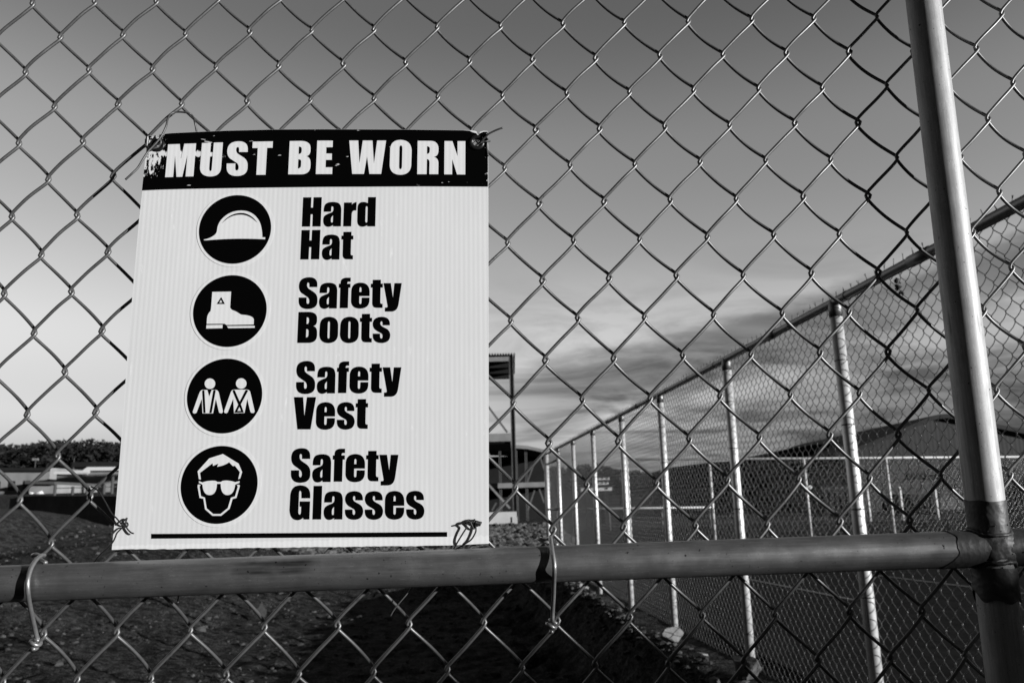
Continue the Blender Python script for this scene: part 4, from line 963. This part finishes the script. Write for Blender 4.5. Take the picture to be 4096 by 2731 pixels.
M_BLACK = mottled('bank_shade_black', 0.003, 0.007, 1.5, 0.95); M_BLACK.node_tree.nodes['Principled BSDF'].inputs['Specular IOR Level'].default_value = 0.0
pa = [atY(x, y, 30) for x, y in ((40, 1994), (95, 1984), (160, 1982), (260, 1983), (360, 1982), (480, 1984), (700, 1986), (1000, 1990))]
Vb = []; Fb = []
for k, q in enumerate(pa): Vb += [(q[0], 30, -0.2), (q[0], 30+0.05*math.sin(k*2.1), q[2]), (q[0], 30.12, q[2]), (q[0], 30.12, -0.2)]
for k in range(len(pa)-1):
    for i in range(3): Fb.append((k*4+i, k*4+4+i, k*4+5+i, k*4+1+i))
mesh_obj('fabric', Vb, Fb, M_BLACK, bar)  # upright sheet, the bank's shade put into its colour
for q in pa[1::2]: MB().box((q[0]-0.03, 30.13, 0), (q[0]+0.03, 30.2, q[2]+0.03)).build('added_stake', M_DARK, bar)  # stakes made up along with the dark sheet
yf = empty('yard_fence', tuple(atY(220, 2000, 42)*np.array([1, 1, 0])), 'row of pale yard fence posts left of the sign', 'fence')
for px, y0_ in ((222, 1935), (292, 1945), (350, 1938), (418, 1938), (452, 1905), (530, 1930)):
    q = atY(px, y0_, 42); V, F = tube_vf([q*np.array([1, 1, 0])+np.array([0, 42*0, 0]), q], 0.075, 10); mesh_obj('post', V, F, M_GREYW, yf, True)
q0 = atY(222, 1952, 42); q1 = atY(530, 1944, 42); V, F = tube_vf([q0, q1], 0.02, 8); mesh_obj('wire', V, F, M_GREYW, yf, True)
mast(143, 1838, 1880, 120, 'light mast with a bright lamp cluster before the wooded hill, left of the sign')
mast(297, 1832, 1870, 130, 'light mast before the wooded hill, closest to the sign', False)

# ------------------------------------------------------------------ steel frame under construction
YB = 48.0
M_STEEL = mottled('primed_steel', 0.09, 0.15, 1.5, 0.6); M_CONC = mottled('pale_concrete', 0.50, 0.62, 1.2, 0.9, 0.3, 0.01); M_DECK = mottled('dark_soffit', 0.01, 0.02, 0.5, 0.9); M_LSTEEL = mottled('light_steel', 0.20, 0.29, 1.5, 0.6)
fr = empty('steel_frame', (-0.5, YB, 0), 'unfinished steel-framed building with open floors on a concrete base, right of the sign', 'building')
def z_(px, py, Y=YB): q = atY(px, py, Y); return q[0], q[2]
cx, zt = z_(2044.5, 1421); zb = z_(2044, 2044)[1]
def ibeam_col(x, y, z0, z1, w, nm='column'):
    mb = MB(); mb.box((x-w/2, y, z0), (x-w/2+0.05, y+w, z1)); mb.box((x+w/2-0.05, y, z0), (x+w/2, y+w, z1)); mb.box((x-w/2+0.052, y+w/2-0.02, z0), (x+w/2-0.052, y+w/2+0.02, z1)); mb.build(nm, M_STEEL, fr)
for x in (cx, cx-6.2):
    for yy in (YB, YB+7): ibeam_col(x, yy, zb if x == cx else 0.0, zt, 0.28)
xl = cx-7.5
z0 = z_(2000, 1445)[1]; MB().box((xl, YB-0.02, z0), (cx-0.16, YB+0.18, zt-0.03)).build('beam', M_LSTEEL, fr)
mb = MB()
for k in range(46):
    x = xl+k*0.17; mb.box((x, YB-0.25, zt+0.02), (x+0.09, YB+7.4, zt+0.10))
mb.box((xl, YB-0.22, zt-0.02), (cx+0.1, YB+7.4, zt+0.021)); mb.build('roof_deck', M_DECK, fr)
for yy in (YB+2.3, YB+4.6, YB+7): MB().box((xl, yy, z0), (cx-0.16, yy+0.16, zt-0.03)).build('beam', M_DECK, fr)  # inner beams darkened, soffit shade put into their colour
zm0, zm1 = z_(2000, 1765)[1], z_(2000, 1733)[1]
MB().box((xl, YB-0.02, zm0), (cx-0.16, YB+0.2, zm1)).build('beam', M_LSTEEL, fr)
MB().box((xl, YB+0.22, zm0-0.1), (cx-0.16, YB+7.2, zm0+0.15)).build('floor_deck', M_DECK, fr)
a = z_(1940, 1608); b = z_(2029, 1728); MB().bar((a[0], YB+0.1, a[1]), (b[0], YB+0.1, b[1]), 0.12, 0.16, (0, 1, 0)).build('brace', M_STEEL, fr)
a = z_(1952, 1935); b = z_(2040, 2032); MB().bar((a[0], YB+0.1, a[1]), (b[0], YB+0.1, b[1]), 0.12, 0.22, (0, 1, 0)).build('brace', M_LSTEEL, fr)
a = z_(1930, 2042); b = z_(2067, 2045); MB().box((cx-8, YB-0.3, 0), (b[0], YB+1.2, b[1])).build('plinth', M_CONC, fr)
MB().box((cx-0.2, YB-0.36, 0), (b[0]+0.03, YB-0.302, b[1]-0.3)).build('plinth', M_CONC, fr)
# lower wing behind
YW = 56.0
wl = z_(1960, 1780, YW)[0]; wr = z_(2200, 1800, YW)[0]
P = [z_(x, y, YW) for x, y in ((1940, 1772), (2030, 1776), (2110, 1782), (2190, 1800), (2190, 1812), (2110, 1795), (2030, 1790), (1940, 1788))]
MB().prism(P, YW, YW+0.25).build('beam', M_LSTEEL, fr)
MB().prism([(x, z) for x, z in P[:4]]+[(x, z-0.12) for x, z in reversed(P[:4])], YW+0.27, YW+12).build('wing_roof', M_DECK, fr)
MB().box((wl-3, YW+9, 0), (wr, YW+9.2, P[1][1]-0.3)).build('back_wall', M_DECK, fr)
zz0, zz1 = z_(2060, 1950, YW)[1], z_(2060, 1930, YW)[1]
MB().box((wl-3, YW, zz0), (wr, YW+0.25, zz1)).build('beam', M_LSTEEL, fr)
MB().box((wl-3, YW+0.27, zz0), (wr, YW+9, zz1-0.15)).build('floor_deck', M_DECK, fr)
for px in (2001, 2064, 2106, 2183):
    x = z_(px, 1900, YW)[0]; ibeam_col(x, YW+0.3, 0, z_(px, 1795, YW)[1], 0.16 if px != 2064 else 0.26)
for p, q in (((2139, 1846), (2110, 1927)), ((2160, 1822), (2178, 1877)), ((2139, 1960), (2112, 2040)), ((2158, 1955), (2178, 2010)), ((1985, 2010), (1968, 2040))):
    a = z_(*p, YW); b = z_(*q, YW); MB().bar((a[0], YW+0.35, a[1]), (b[0], YW+0.35, b[1]), 0.1, 0.12, (0, 1, 0)).build('brace', M_STEEL, fr)
